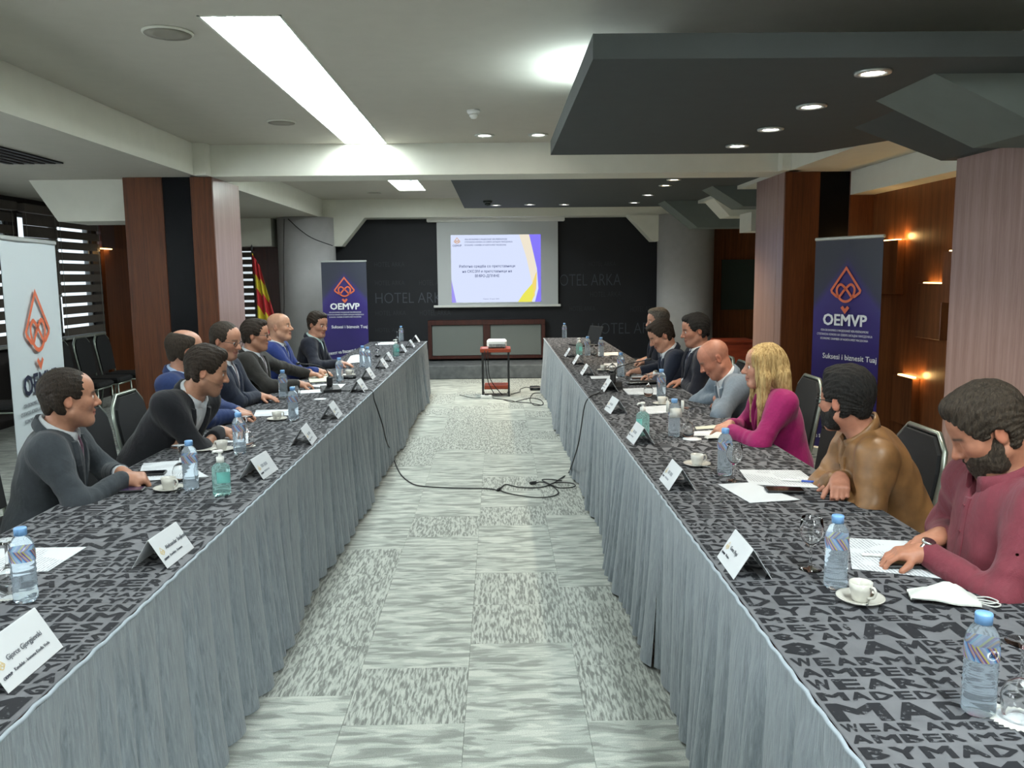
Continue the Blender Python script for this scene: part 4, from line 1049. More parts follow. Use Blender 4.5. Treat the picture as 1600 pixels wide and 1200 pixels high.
    def colour(V):
        L = ((V-hc) @ Hm.T)/hs_; L[:, 1] /= fw; x, y, z = L.T; c = np.tile(base, (len(V), 1)); near = (np.abs(L) < .2).all(1)
        def mixin(w, col): w = (np.clip(w, 0, 1)*near)[:, None]; c[:] = c*(1-w)+np.asarray(col)*w
        e = lambda a, b, u: np.clip((u-a)/(b-a), 0, 1)
        red = base*np.array([1.04, .80, .76])
        mixin(.5*np.exp(-(((np.abs(y)-.042)/.02)**2+((z+.022)/.02)**2))*(x > .03), red); mixin(.55*np.exp(-((y/.016)**2+((z+.028)/.014)**2))*(x > .09), red); mixin(.6*(np.abs(y) > .078)*(np.abs(x+.01) < .03), red)
        mixin(.85*np.exp(-(((z+.063)/.0085)**2))*(np.abs(y) < .024)*(x > .078), S(158, 92, 84)[:3])
        mixin(.9*np.exp(-((z+.0632)/.0022)**2)*(np.abs(y) < .024)*(x > .08), S(84, 48, 44)[:3])
        mixin(.92*np.exp(-(((z-.026+.10*np.maximum(np.abs(y)-.03, 0))/.0052)**2))*e(.009, .014, np.abs(y))*(1-e(.048, .056, np.abs(y)))*(x > .055), hcol)
        if stub > 0:
            w = e(.0, .03, x+.02)*(z < -.045+.25*np.maximum(.06-x, -.02))*(z > -.135)*(1-.95*np.exp(-(((z+.063)/.011)**2))*(np.abs(y) < .024)*(x > .07)); mixin(stub*w, hcol*.9)
        if hair[1] == 'bald': mixin(.22*(z > .0)*(x < .03), hcol)
        mixin((x < .0)*(z > .03)*(hair[1] != 'bald')*.8, hcol) if hair[1] not in ('ring',) else None
        return c
    bmin = np.minimum.reduce([P-.25, hc-.2]+[a[2]-.2 for a in arms]+[a[1]-.15 for a in arms]+[s_-.15 for s_ in sh]); bmax = np.maximum.reduce([P+.25, hc+.2, V3(.6, .25, .6)]+[a[2]+.2 for a in arms]+[a[1]+.15 for a in arms]+[s_+.15 for s_ in sh])
    bmin[2] = 0; bmin[1] = min(bmin[1], -.25)
    wr_ = [a[2] for a in arms]
    skin_obj('body', B, h, bmin, bmax, SKIN, root, None, colour, lambda V: (np.linalg.norm(V-hc, axis=1) > .24) & (np.linalg.norm(V-wr_[0], axis=1) > .235) & (np.linalg.norm(V-wr_[1], axis=1) > .235) | (V[:, 2] < .72))
    # ---- eyes
    if pitch < 25:
        for q in (1, -1):
            m = MB(); ee = hp(.0805, q*.031, .003); fwd = Hm.T @ V3(1, q*.05, 0); M_ = Matrix.Translation(ee) @ Vector((0, 0, 1)).rotation_difference(Vector(fwd)).to_matrix().to_4x4()
            prof = [(.0118*math.sin(a_), .0118*math.cos(a_)) for a_ in (1.3, 1.0, .75, .52)]; vs_ = []
            loops = [[M_ @ Vector((r_*math.cos(k_*.6283), r_*math.sin(k_*.6283), z_+.0012)) for k_ in range(10)] for r_, z_ in prof]; m.loft(loops, False, False, True)
            eo = m.build('eye', EYE_W, root)
            m = MB(); loops = [[M_ @ Vector((r_*math.cos(k_*.6283), r_*math.sin(k_*.6283), z_+.0018)) for k_ in range(10)] for r_, z_ in [(.0118*math.sin(a_), .0118*math.cos(a_)) for a_ in (.5, .25, .02)]]; m.loft(loops, False, True, True); m.build('iris', EYE_I, eo)
    # ---- hair
    hk, style = hair; Hh = []
    if style in ('short', 'quiff', 'crop', 'thick', 'recede', 'ring'):
        tp = {'short': .012, 'quiff': .02, 'crop': .006, 'thick': .022, 'recede': .010, 'ring': .006}[style]
        Hh.append(el(hp(-.014, 0, .036+tp*.45), V3(.098+.008+tp*.25, (.077+.006+tp*.3)*fw, .088+tp*.8)*hs_, Hm))
        if style in ('quiff', 'thick', 'short'): Hh.append(el(hp(.045, 0, .098+tp*.5), V3(.045, .052*fw, .022+tp*.5)*hs_, Hm, .02))
        for q in (1, -1): Hh.append(el(hp(-.03, q*.062, -.01), V3(.04, .018, .055)*hs_, Hm, .02))
        Hh.append(el(hp(-.075, 0, -.02), V3(.03, .052, .055)*hs_, Hm, .02))
        fx = {'short': .108, 'quiff': .112, 'crop': .106, 'thick': .116, 'recede': .090, 'ring': .085}[style]
        Hh.append(el(hp(fx, 0, -.035), V3(.088, .105, .128 if style != 'ring' else .16)*hs_, Hm, .008, -1))
        Hh.append(rb(hp(.06, 0, -.06), V3(.075, .12, .055)*hs_, Hm, .012, .01, -1))
        for q in (1, -1): Hh.append(el(hp(-.004, q*.082, -.02), V3(.026, .03, .034)*hs_, Hm, .006, -1))
        Hh.append(rb(hp(-.02, 0, -.135), V3(.2, .15, .062)*hs_, Hm, .01, .012, -1))
        if style == 'ring': Hh.append(el(hp(.03, 0, .12), V3(.1, .06, .06)*hs_, Hm, .03, -1))
        if style == 'recede':
            for q in (1, -1): Hh.append(el(hp(.075, q*.05, .085), V3(.05, .03, .05)*hs_, Hm, .012, -1))
        hv = RNG.uniform(0, 6, 3); am = {'ring': .001, 'crop': .0015}.get(style, .003)
        def hmod(Pp): q_ = (Pp-hc) @ Hm.T; a_ = np.arctan2(q_[:, 1], q_[:, 2]+.03); return am*(.45*np.sin(a_*34+q_[:, 0]*40+hv[0])+.35*np.sin(a_*61-q_[:, 0]*75+hv[1])+.3*np.sin(q_[:, 0]*120+a_*9+hv[2]))
        skin_obj('hair', Hh, max(.0035, h*.8), hc-.17, hc+.17, HAIRS[hk], root, hmod)
    elif style == 'long':
        Hh.append(el(hp(-.018, 0, .04), V3(.108, .090, .098)*hs_, Hm))
        for q in (1, -1):
            Hh.append(rc(hp(.045, q*.062, .06), hp(.02, q*.088, -.06), .03, .034, .03)); Hh.append(rc(hp(.02, q*.088, -.06), hp(.03, q*.10, -.20), .036, .026, .03)); Hh.append(rc(hp(.03, q*.10, -.20), hp(.055, q*.085, -.33), .026, .008, .02))
        Hh.append(rc(hp(-.07, 0, -.02), hp(-.10, 0, -.20), .07, .055, .04)); Hh.append(rc(hp(-.08, .055, -.05), hp(-.125, .085, -.27), .05, .022, .03)); Hh.append(rc(hp(-.08, -.055, -.05), hp(-.12, -.075, -.28), .05, .022, .03)); Hh.append(rc(hp(-.10, 0, -.2), hp(-.135, .02, -.31), .05, .015, .03))
        Hh.append(el(hp(.115, 0, -.04), V3(.075, .066, .115)*hs_, Hm, .012, -1)); Hh.append(rc(hp(-.0, 0, -.12), hp(.02, 0, -.30), .045, .07, .01, -1))
        def hmod(Pp): q_ = (Pp-hc) @ Hm.T; a_ = np.arctan2(q_[:, 1], q_[:, 0]); return .0032*np.sin(a_*26+q_[:, 2]*14)+.002*np.sin(a_*47-q_[:, 2]*22)
        skin_obj('hair', Hh, max(.004, h*.8), hc-.45, hc+.25, HAIRS[hk], root, hmod)
    if beard > 0:
        Bd = [el(hp(.036, 0, -.062), V3(.072, .064*fw, .068)*hs_, Hm), rc(hp(.074, -.014, -.103), hp(.074, .014, -.103), .026, .026, .02)]
        for q in (1, -1): Bd.append(rc(hp(.0, q*.060, -.02), hp(.03, q*.052, -.09), .019, .025, .02))
        Bd.append(rc(hp(.092, -.022, -.052), hp(.092, .022, -.052), .0095, .0095, .01))
        Bd += [el(hp(.115, 0, .002), V3(.085, .050, .056)*hs_, Hm, .010, -1), el(hp(.11, 0, -.064), V3(.03, .022, .0095)*hs_, Hm, .005, -1), rb(hp(.03, 0, .05), V3(.2, .2, .052), Hm, .01, .01, -1), rb(hp(-.1, 0, -.05), V3(.095, .2, .2), Hm, .01, .01, -1), rb(hp(.0, 0, -.19), V3(.2, .2, .062), Hm, .01, .02, -1)]
        skin_obj('beard', Bd, max(.0035, h*.8), hc-.19, hc+.19, HAIRS[hk], root, lambda Pp: .0015*np.sin(Pp[:, 0]*330)*np.sin(Pp[:, 1]*310+Pp[:, 2]*290))
    if glasses:
        gm = MT['black_plastic'] if glasses == 'dark' else MT['chrome']; gl = MB()
        for q in (1, -1):
            gl.tube([hp(.104-.3*abs(.019*math.cos(k_*.5236))*.4, q*.033+.021*math.cos(k_*.5236), .002+.0155*math.sin(k_*.5236)) for k_ in range(13)], .0018, 5); gl.tube([hp(.100, q*.054, .008), hp(.06, q*.076, .008), hp(-.005, q*.080, .006)], .0018, 5)
        gl.tube([hp(.105, -.012, .006), hp(.109, 0, .009), hp(.105, .012, .006)], .0018, 5); go = gl.build('glasses', gm, root)
        for q in (1, -1): MB().loft([[hp(.103, q*.033+.019*math.cos(k_*.5236), .002+.0138*math.sin(k_*.5236)) for k_ in range(12)], [hp(.1036, q*.033+.019*math.cos(k_*.5236), .002+.0138*math.sin(k_*.5236)) for k_ in range(12)]]).build('lens', MT['pane'], go)
    # ---- clothes
    cj, cs = cols['top'], cols.get('shirt'); hj = max(.006, h*1.35)
    def torso(o, lim=True):
        T_ = [el(Nk-t*.165*s, V3(.116+o, .162*(.9 if fem else 1)+o, .185)*s, Mt, .05), el(P+t*.13*s+n*belly*.5, V3(.118+o+belly, .150*(.9 if fem else 1)+o+belly*.6, .19)*s, Mt, .06), el(P+t*.0, V3(.128+o, .168+o, .13)*s, None, .06)]
        for q, s_ in ((1, sh[0]), (-1, sh[1])): T_.append(rc(Nk-t*.052*s+l*q*.05*s, s_, (.036+o)*s, (.056+o)*s, .05))
        return T_
    J = torso(.016); og = V3(0, 0, 0)
    for (S_, E, Wp, hd, pn, spec), q in zip(arms, (1, -1)):
        fa = nrm(Wp-E); roll_ = spec.get('sleeve', .022)
        J.append(rc(S_-t*.008, S_+(E-S_)*.3, .055*s, .059*s, .07)); J.append(rc(S_, E, .060*s, .054*s, .03)); J.append(rc(E, Wp-fa*roll_, .056*s, (.041 if outfit != 'shirt' else .038)*s, .03))
    wr = RNG.uniform(0, 6, 4); wa = {'leather': .0042, 'shirt': .0034}.get(outfit, .0026)
    el_c = [a[1] for a in arms]
    def wrinkle(Pp):
        v = np.sin(Pp[:, 0]*31+Pp[:, 2]*23+wr[0])*np.sin(Pp[:, 1]*37+Pp[:, 2]*19+wr[1])
        for (S_, E, Wp, *_r) in arms:
            dE = np.sqrt(((Pp-E)**2).sum(1)); v = v+1.5*np.exp(-(dE/.09)**2)*np.sin(dE*150+(Pp @ nrm(Wp-S_))*40); dS = np.sqrt(((Pp-S_)**2).sum(1)); v = v+.9*np.exp(-(dS/.11)**2)*np.sin(dS*95+wr[2])
        return wa*v
    solid = torso(.0175)
    neck = rc(Nk-t*.005+V3(.0, 0, 0), hc+V3(0, 0, -.02), .062*s*(.9 if fem else 1)*(1+squat), .075*s, .01, -1)
    Dv = {'suit': .30, 'blazer': .22, 'leather': .10, 'shirt': .055}[outfit]*s; w0 = {'suit': .062, 'blazer': .05, 'leather': .05, 'shirt': .03}[outfit]*s
    top = Nk-t*.0
    def vee(Pp):
        q_ = Pp-top; u = -(q_ @ t)/Dv; y = np.abs(q_ @ l); fz = q_ @ n; wv_ = w0*np.clip(1-u, -.2, 1.15); return np.maximum(np.maximum((y-wv_)*.9, -fz+.0), (u-1)*Dv)
    J += [neck, Pm(vee, .006, -1)]
    jl = np.minimum.reduce([P-.28]+[a[0]-.14 for a in arms]+[a[1]-.12 for a in arms]+[a[2]-.1 for a in arms]); jh = np.maximum.reduce([P+.28, Nk+.13]+[a[0]+.14 for a in arms]+[a[1]+.12 for a in arms]+[a[2]+.1 for a in arms]); jl[2] = max(.42, jl[2]-.02)
    cut = rb(P+V3(0, 0, -.28), V3(.5, .5, .2), None, .01, .01, -1); J.append(cut)
    nm = {'suit': 'jacket', 'blazer': 'blazer', 'leather': 'leather_jacket', 'shirt': 'shirt'}[outfit]
    skin_obj(nm, J, hj, jl, jh, cj, root, wrinkle)
    def surf(us, ws, q): return march(solid, [top-t*(u*Dv)+l*q*w_ for u, w_ in zip(us, ws)], n)
    if cs is not None:
        T_ = torso(.006); T_.append(neck); T_.append(rb(P+V3(0, 0, -.2), V3(.5, .5, .2), None, .01, .01, -1))
        skin_obj('shirt', T_, max(.007, hj), np.minimum(P-.24, sh[1]-.12), np.maximum(Nk+.12, sh[0]+.12), cs, root)
        for (S_, E, Wp, hd, pn, spec) in arms:
            fa = nrm(Wp-E); a_ = Vector(Wp-fa*.036); b_ = Vector(Wp-fa*.001); MB().tube([a_, a_+(b_-a_)*.5, b_], [.036*s, .0365*s, .0355*s], 14, True).build('cuff', cs, root)
    def ring(name, r, a0, a1, z0, z1, mat, tilt=.35, fold=.03, thick=.006, cshift=0):
        ax = nrm(nrm(hc-Nk)+t); fw_ = nrm(n-ax*(n @ ax)); lt = np.cross(ax, fw_); c0 = Nk-ax*.012+fw_*(.004+cshift); loops = []; m = 22
        for i in range(m+1):
            a_ = R(a0+(a1-a0)*i/m); dr = fw_*math.cos(a_)+lt*math.sin(a_); dip = -tilt*r*(math.cos(a_)+.3)
            loops.append([c0+dr*(r+.004)+ax*(z0+dip), c0+dr*(r-.002)+ax*(z1+dip), c0+dr*(r+.003)+ax*(z1+.004+dip), c0+dr*(r+.003+thick)+ax*(z1+dip), c0+dr*(r+fold*.55)+ax*(z1-fold+dip), c0+dr*(r+fold*.5)+ax*(z1-fold-.004+dip)])
        return MB().loft(loops, True, True, True).build(name, mat, root)
    rn = .0705*s*(.88 if fem else 1)*(1+squat)
    if outfit in ('suit',) and cs is not None:
        ring('shirt_collar', rn, 20, 340, -.02, .036, cs, .24)
        us = np.linspace(.10, 1.0, 9)
        for q in (1, -1):
            win = w0*(1-us)+.002; wout = win+.058*s*np.array([.55, .8, 1, 1.02, .86, .7, .5, .3, .06]); strip('lapel', surf(us, win, q), surf(us, wout, q), n, cj, root, .009, .005)
        ring('jacket_collar', rn+.014, 68, 292, -.03, .016, cj, .45, .034, .008)
        if tie is not None:
            sp_ = torso(.006); us = np.array([.02, .09, .13, .2, .5, .8, 1.0]); ws = np.array([.016, .019, .011, .015, .024, .03, .032])*s
            A_ = march(sp_, [top-t*(u*Dv)+l*w_ for u, w_ in zip(us, ws)], n); B_ = march(sp_, [top-t*(u*Dv)-l*w_ for u, w_ in zip(us, ws)], n); strip('tie', A_, B_, n, tie, root, .006, .002)
        else:
            sp_ = torso(.006); us = np.linspace(.1, 1, 6); A_ = march(sp_, [top-t*(u*Dv)+l*.013 for u in us], n); B_ = march(sp_, [top-t*(u*Dv)-l*.013 for u in us], n); strip('placket', A_, B_, n, cs, root, .002, .001)
        us = np.array([.95, 1.01]); A_ = surf(us, np.array([.10, .10])*s, 1); B_ = surf(us, np.array([.045, .045])*s, 1); strip('pocket', np.stack([A_[0], B_[0]]), np.stack([A_[1], B_[1]]), n, cj, root, .003, .002)
        c_ = surf([1.06], [0.0], 1)[0]; MB().loft([[Vector(c_+n*z_+(l*math.cos(k_*.785)+t*math.sin(k_*.785))*.0085) for k_ in range(8)] for z_ in (-.004, .006)]).build('button', MT['black_plastic'], root)
    elif outfit == 'blazer':
        us = np.linspace(.08, 1, 8)
        for q in (1, -1): strip('lapel', surf(us, w0*(1-us)+.002, q), surf(us, w0*(1-us)+.002+.045*np.array([.6, .9, 1, .9, .7, .5, .3, .05]), q), n, cj, root, .006, .003)
        ring('blazer_collar', rn+.012, 68, 292, -.03, .012, cj, .45, .03, .007)
    elif outfit == 'shirt':
        ring('collar', rn+.002, 16, 344, -.016, .040, cj, .12, .036, .005)
        us = np.linspace(1, 5.4, 10); A_ = surf(us, np.full(10, .015), 1); B_ = surf(us, np.full(10, .015), -1); strip('placket', A_, B_, n, cj, root, .002, .001)
        for u in (1.4, 2.8, 4.2): c_ = surf([u], [0.0], 1)[0]; MB().loft([[Vector(c_+n*z_+(l*math.cos(k_*.785)+t*math.sin(k_*.785))*.0055) for k_ in range(8)] for z_ in (-.002, .006)]).build('button', cj, root)
    elif outfit == 'leather':
        ring('collar', rn+.004, 24, 336, -.02, .04, cj, .32, .02, .008); ring('inner_collar', rn-.003, 10, 350, -.03, .03, cs if cs is not None else MT['black_rubber'], .4, .012, .004)
        us = np.linspace(1, 3.2, 9); strip('zip', surf(us, np.full(9, .008), 1), surf(us, np.full(9, .008), -1), n, MT['black_rubber'], root, .003, .001)
        for q in (1, -1):
            us = np.linspace(.6, 3.2, 9); strip('seam', surf(us, np.full(9, .055), q), surf(us, np.full(9, .051), q), n, cj, root, .003, .001)
            us = np.array([2.3, 2.5]); A_ = surf(us, np.array([.12, .12]), q); B_ = surf(us, np.array([.07, .07]), q); strip('pocket', np.stack([A_[0], B_[0]]), np.stack([A_[1], B_[1]]), n, cj, root, .004, .002)
    Tr = [el(P+V3(0, 0, -.01), V3(.122, .165, .115), None)]
    for hip, kn, an in feet: Tr += [rc(hip, kn, .088*s, .068*s, .03), rc(kn, an, .066*s, .052*s, .02)]
    skin_obj('trousers', Tr, .014, V3(-.2, -.25, .06), V3(.6, .25, .75), cols.get('legs', cj), root)
    for hip, kn, an in feet:
        a_ = an; MB().loft([[Vector((a_[0]+x, a_[1]+w_*math.cos(k_*.785), max(.003, zc+zh*math.sin(k_*.785)))) for k_ in range(8)] for x, w_, zc, zh in ((-.075, .022, .03, .03), (-.06, .036, .045, .045), (.0, .042, .05, .052), (.07, .046, .034, .034), (.14, .044, .026, .024), (.185, .024, .018, .014))]).build('shoe', MT['black_rubber'], root)
    if watch is not None:
        S_, E, Wp, hd, pn, spec = arms[watch]; fa = nrm(Wp-E); c_ = Wp+fa*.002; a_ = nrm(np.cross(fa, pn)); b_ = nrm(np.cross(a_, fa))
        wm = MB(); wm.tube([c_+(a_*.0325*math.cos(k_*.3927)+b_*.029*math.sin(k_*.3927)) for k_ in range(17)], .0065, 6); wo = wm.build('watch', MT['chrome'], root)
        up = b_ if b_[2] > 0 else -b_; M_ = [[Vector(c_+up*z_+(a_*math.cos(k_*.5236)+fa*math.sin(k_*.5236))*r_) for k_ in range(12)] for z_, r_ in ((.027, .019), (.037, .020), (.0385, .016))]
        MB().loft(M_).build('watch_case', MT['chrome'], wo)
    lw_ = root.matrix_world
    print('PERSON', label[:40], 'lean', best, 'pel', round(rx, 2), round(ry, 2), round(pz2, 2), 'elbows', [tuple(np.round((cz*a[1][0]+rx, cz*a[1][1]+ry, a[1][2]), 2)) for a in arms], 'wr', [tuple(np.round((cz*a[2][0]+rx, cz*a[2][1]+ry, a[2][2]), 2)) for a in arms])
    return root, (rx, ry)
# ------------------------------------------------------------------ the people
WH = fabric('white_shirt', S(188, 192, 196), var=.03); LB = fabric('pale_blue_shirt', S(168, 190, 222), var=.04); MINT = fabric('pale_green_shirt', S(170, 192, 190), var=.05)
GREY = fabric('charcoal_suit', S(53, 58, 63)); NAVY = fabric('navy_suit', S(31, 37, 52)); BLK = fabric('black_suit', S(23, 24, 29)); BLUE = fabric('blue_suit', S(38, 54, 96)); ROYAL = fabric('bright_blue_suit', S(36, 52, 110))
BRN = fabric('dark_brown_suit', S(40, 38, 35)); INK = fabric('midnight_jacket', S(23, 26, 38)); STEEL = fabric('grey_blue_jacket', S(104, 116, 128)); MAG = fabric('magenta_blazer', S(138, 16, 86), rough=.7); MAR = fabric('maroon_shirt', S(110, 46, 57), rough=.7)
TAN = plain('tan_leather', S(128, 92, 56), .45, var=.22, vscale=16, bmp=.35, bscale=24); DRK = fabric('dark_trousers', S(30, 32, 38))
TIE1 = fabric('patterned_tie', S(92, 62, 78), var=.4); TIE2 = fabric('striped_tie', S(110, 100, 104), var=.5); TIE3 = fabric('navy_tie', S(34, 40, 62))
PEOPLE = []
def who(*a, **k):
    o, p = person(*a, **k); PEOPLE.append((a[0], p)); return o
Z = .80
# left side
who('man in grey suit and patterned tie nearest on the left side', (107, 622), 3.55, -1, yaw=33, pitch=2, hands=(dict(w=(190, 739), d=(.9, -.35, -.15), curl=.9, n=(-.2, -.4, -.9)), dict(w=(194, 747), d=(.85, .45, -.1), curl=.9, n=(-.2, .3, -.9), pole=(-.1, -.9, -.5))),
    hair=('brown', 'crop'), cols=dict(top=GREY, shirt=WH, legs=GREY), tie=TIE1, h=.0042, skin_c=(196, 146, 120), stub=.15, fw=1.05, squat=.08, twist=16, scale=.97)
who('young man in black suit leaning forward over the left table', (322, 580), 4.5, -1, yaw=16, pitch=16, lean=36, scale=1.04, hands=(dict(w=(296, 682), d=(-.5, -.8, -.1), n=(0, 0, -1), curl=.9), dict(w=(344, 674), d=(1, .25, -.12), curl=.5, pole=(.1, -.8, -.6))),
    hair=('brown', 'quiff'), cols=dict(top=BLK, shirt=WH, legs=BLK), h=.0042, skin_c=(192, 146, 120), stub=.35, sway=-4, twist=-12)
who('balding man in blue suit behind the young man', (289, 547), 5.15, -1, yaw=38, pitch=4, hands=(dict(w=(372, 643), d=(.8, -.5, -.1), curl=.8), dict(w=(370, 648), d=(.85, .5, -.1), curl=.8, pole=(-.1, -.9, -.4))),
    hair=('ash', 'ring'), cols=dict(top=BLUE, shirt=LB, legs=BLUE), h=.0055, skin_c=(200, 152, 128))
who('man with glasses in navy suit, hand flat on table', (352, 532), 5.8, -1, yaw=-14, pitch=14, hands=(None, dict(w=(404, 619), d=(1, -.1, -.08), curl=.2, spread=.12, pole=(-.1, -.8, -.5))),
    hair=('ash', 'crop'), cols=dict(top=NAVY, shirt=WH, legs=NAVY), tie=TIE2, glasses='dark', h=.0055, skin_c=(200, 150, 124), stub=.2, fw=1.04)
who('man with glasses in dark brown suit and striped tie', (399, 524), 6.75, -1, yaw=4, pitch=4, hands=(dict(w=(482, 584), d=(1, -.1, -.1), curl=.4), dict(w=(466, 600), d=(1, .2, -.1), curl=.5, pole=(-.1, -.8, -.5))),
    hair=('brown', 'short'), cols=dict(top=BRN, shirt=WH, legs=BRN), tie=TIE2, glasses='dark', h=.006, skin_c=(190, 142, 116), fw=1.05, stub=.15)
who('bald man in bright blue suit and navy tie', (436, 511), 7.5, -1, yaw=-2, pitch=-3, hands=(None, dict(w=(496, 580), d=(1, 0, -.1), curl=.3)),
    hair=('shade', 'bald'), cols=dict(top=ROYAL, shirt=WH, legs=ROYAL), tie=TIE3, h=.006, skin_c=(204, 158, 130), fw=1.06, squat=.1, stub=.12)
who('man in midnight jacket beside the purple banner', (496, 507), 8.5, -1, yaw=-30, pitch=12, hands=(None, dict(w=(529, 567), d=(1, -.1, -.1), curl=.2)),
    hair=('brown', 'short'), cols=dict(top=INK, shirt=MINT, legs=INK), h=.0065, skin_c=(196, 148, 124), fw=1.06)
# right side
who('bearded man in maroon shirt nearest on the right side', (1545, 672), 2.42, 1, yaw=-16, pitch=32, hands=(dict(w=(1447, 862), z=.80, d=(-1, .18, -.12), curl=.38, spread=.1, pole=(-.2, .8, -.45)), dict(w=(1470, 838), z=.80, d=(-1, -.5, -.1), curl=.6)),
    hair=('ash', 'thick'), outfit='shirt', cols=dict(top=MAR, legs=DRK), beard=1, h=.004, skin_c=(190, 134, 108), watch=0, stub=.3, fw=1.04, squat=.06, belly=.03)
who('bearded man in tan leather jacket looking towards the screen', (1322, 626), 3.32, 1, yaw=-58, pitch=4, hands=(dict(w=(1322, 752), z=.80, d=(-.55, .9, -.1), curl=.9, pole=(-.1, .9, -.3)), dict(w=(1312, 748), z=.82, d=(-.35, -.95, -.3), curl=.9, pole=(-.1, -.8, -.3))),
    hair=('black', 'thick'), outfit='leather', cols=dict(top=TAN, legs=DRK), beard=1, glasses='dark', h=.0042, skin_c=(194, 138, 114), twist=-12, fw=1.02)
who('woman with long blonde hair in a magenta blazer', (1193, 573), 4.5, 1, yaw=-4, pitch=2, hands=(dict(w=(1141, 671), d=(-.85, .5, -.1), curl=.8, pole=(-.2, .8, -.3)), dict(w=(1141, 664), d=(-.85, -.5, -.1), curl=.8)),
    hair=('blonde', 'long'), outfit='blazer', cols=dict(top=MAG, legs=DRK), h=.0048, skin_c=(206, 156, 134), fem=True, scale=.95)
who('bald man in grey-blue jacket with folded arms', (1117, 560), 5.5, 1, yaw=-6, pitch=34, hands=(dict(w=(1123, 630), d=(.4, .9, -.05), curl=.8, pole=(.28, .8, -.25)), dict(w=(1120, 623), d=(.4, -.9, -.05), curl=.8, pole=(.28, -.8, -.25))),
    hair=('shade', 'bald'), cols=dict(top=STEEL, shirt=WH, legs=DRK), h=.0055, skin_c=(196, 136, 112), fw=1.05, stub=.15, belly=.02)
who('dark-haired man in navy suit with hand stretched on table', (1087, 516), 6.5, 1, yaw=2, pitch=12, hands=(dict(w=(1068, 596), d=(-1, .1, -.12), curl=.35, spread=.14, pole=(-.1, .9, -.3)), None),
    hair=('black', 'short'), cols=dict(top=INK, shirt=WH, legs=INK), tie=TIE3, h=.0058, skin_c=(188, 136, 112), stub=.2)
who('young man in navy suit looking down at papers', (1034, 524), 6.95, 1, yaw=0, pitch=30, hands=(dict(w=(1024, 586), d=(-1, .2, -.1), curl=.5, pole=(-.1, .9, -.3)), dict(w=(1000, 579), d=(-1, 0, -.1), curl=.5)),
    hair=('brown', 'short'), cols=dict(top=NAVY, shirt=WH, legs=NAVY), h=.006, skin_c=(204, 156, 132), watch=0, tie=TIE3)
who('grey-haired man in dark suit farthest on the right side', (1028, 502), 8.2, 1, yaw=8, pitch=6, hands=(dict(w=(1010, 565), d=(-.9, .3, -.1), curl=.7), dict(w=(1010, 562), d=(-.9, -.3, -.1), curl=.7)),
    hair=('grey', 'short'), cols=dict(top=INK, shirt=LB, legs=INK), h=.0065, skin_c=(198, 152, 130))
who_chair = {'grey suit': 'black banquet chair under the grey suit man', 'black suit leaning': 'black banquet chair under the leaning young man'}
names = ['the man in grey suit', 'the young man in black suit', 'the balding man in blue suit', 'the man with glasses in navy suit', 'the man in dark brown suit', 'the bald man in bright blue suit', 'the man in midnight jacket',
         'the bearded man in maroon shirt', 'the man in tan leather jacket', 'the woman in magenta blazer', 'the bald man in grey-blue jacket', 'the dark-haired man in navy suit', 'the young man looking down at papers', 'the grey-haired man']
for i, (lb, (x, y)) in enumerate(PEOPLE):
    chair(x-(.02 if i < 7 else -.02)-(.06 if i == 0 else .10 if i == 8 else 0), y-(.14 if i == 0 else -.30 if i == 8 else 0), 0 if i < 7 else 180, 'black banquet chair with metal frame used by '+names[i])
# ------------------------------------------------------------------ things on the tables
TT = .7516
WATER = glass('bottled_water', (.80, .91, 1.0, 1), .04, 1.16, .88); GEL = glass('teal_gel', (.58, .90, .86, 1), .08, 1.18, .85); GLS = glass('stemware', (.97, .98, .98, 1), .0, 1.10, 1, .7); CAPB = plain('blue_cap', S(118, 164, 214), .4)
CHINA = plain('white_china', S(196, 194, 186), .2, spec=.6); COFFEE = plain('coffee_stain', S(88, 60, 44), .5); RED = plain('red_mark', S(170, 30, 34), .4); DARKM = plain('dark_mark', S(52, 30, 28), .4)
PAPER = plain('white_paper', S(204, 208, 212), .8, var=.01); CREAM = plain('cream_folder', S(192, 194, 178), .7); LACE = plain('paper_lace', S(200, 200, 195), .9, bmp=.6, bscale=160)
MASKC = plain('mask_cloth', S(196, 198, 194), .9, bmp=.3, bscale=200); SCREENB = plain('phone_glass', S(14, 15, 18), .08)
def paper_text(name, ax):
    m, nt, b = nodes(name); b.inputs['Roughness'].default_value = .8; c = coord(nt, 'World')
    wv = N(nt, 'ShaderNodeTexWave', wave_type='BANDS', bands_direction=ax); wv.inputs['Scale'].default_value = 28; nt.links.new(c, wv.inputs['Vector'])
    sc = (14, 120, 1) if ax == 'X' else (120, 14, 1)
    f = noise(nt, coord(nt, 'World', sc), 3, 1); g = noise(nt, c, 9, 1)
    m1 = N(nt, 'ShaderNodeMath', operation='MULTIPLY'); nt.links.new(wv.outputs['Fac'], m1.inputs[0]); nt.links.new(f, m1.inputs[1])
    m2 = N(nt, 'ShaderNodeMath', operation='MULTIPLY'); nt.links.new(m1.outputs[0], m2.inputs[0]); nt.links.new(ramp(nt, g, [(.42, (0, 0, 0, 1)), (.5, (1, 1, 1, 1))]), m2.inputs[1])
    nt.links.new(ramp(nt, m2.outputs[0], [(.3, S(204, 208, 212)), (.5, S(140, 144, 150))]), b.inputs['Base Color']); return m
PTX, PTY = paper_text('printed_paper', 'X'), paper_text('printed_paper_b', 'Y')
def put(proto, px, py, label, cat, rz=0, grp=None, z=TT, first=[]):
    o = proto if id(proto) not in first else copy_tree(proto)
    first.append(id(proto)); p = atz(px, py, z); o.location = (p[0], p[1], z); o.rotation_euler[2] = R(rz)
    for k in ('label', 'category', 'group'):
        if k in o: del o[k]
    return tag(o, label, cat, grp)
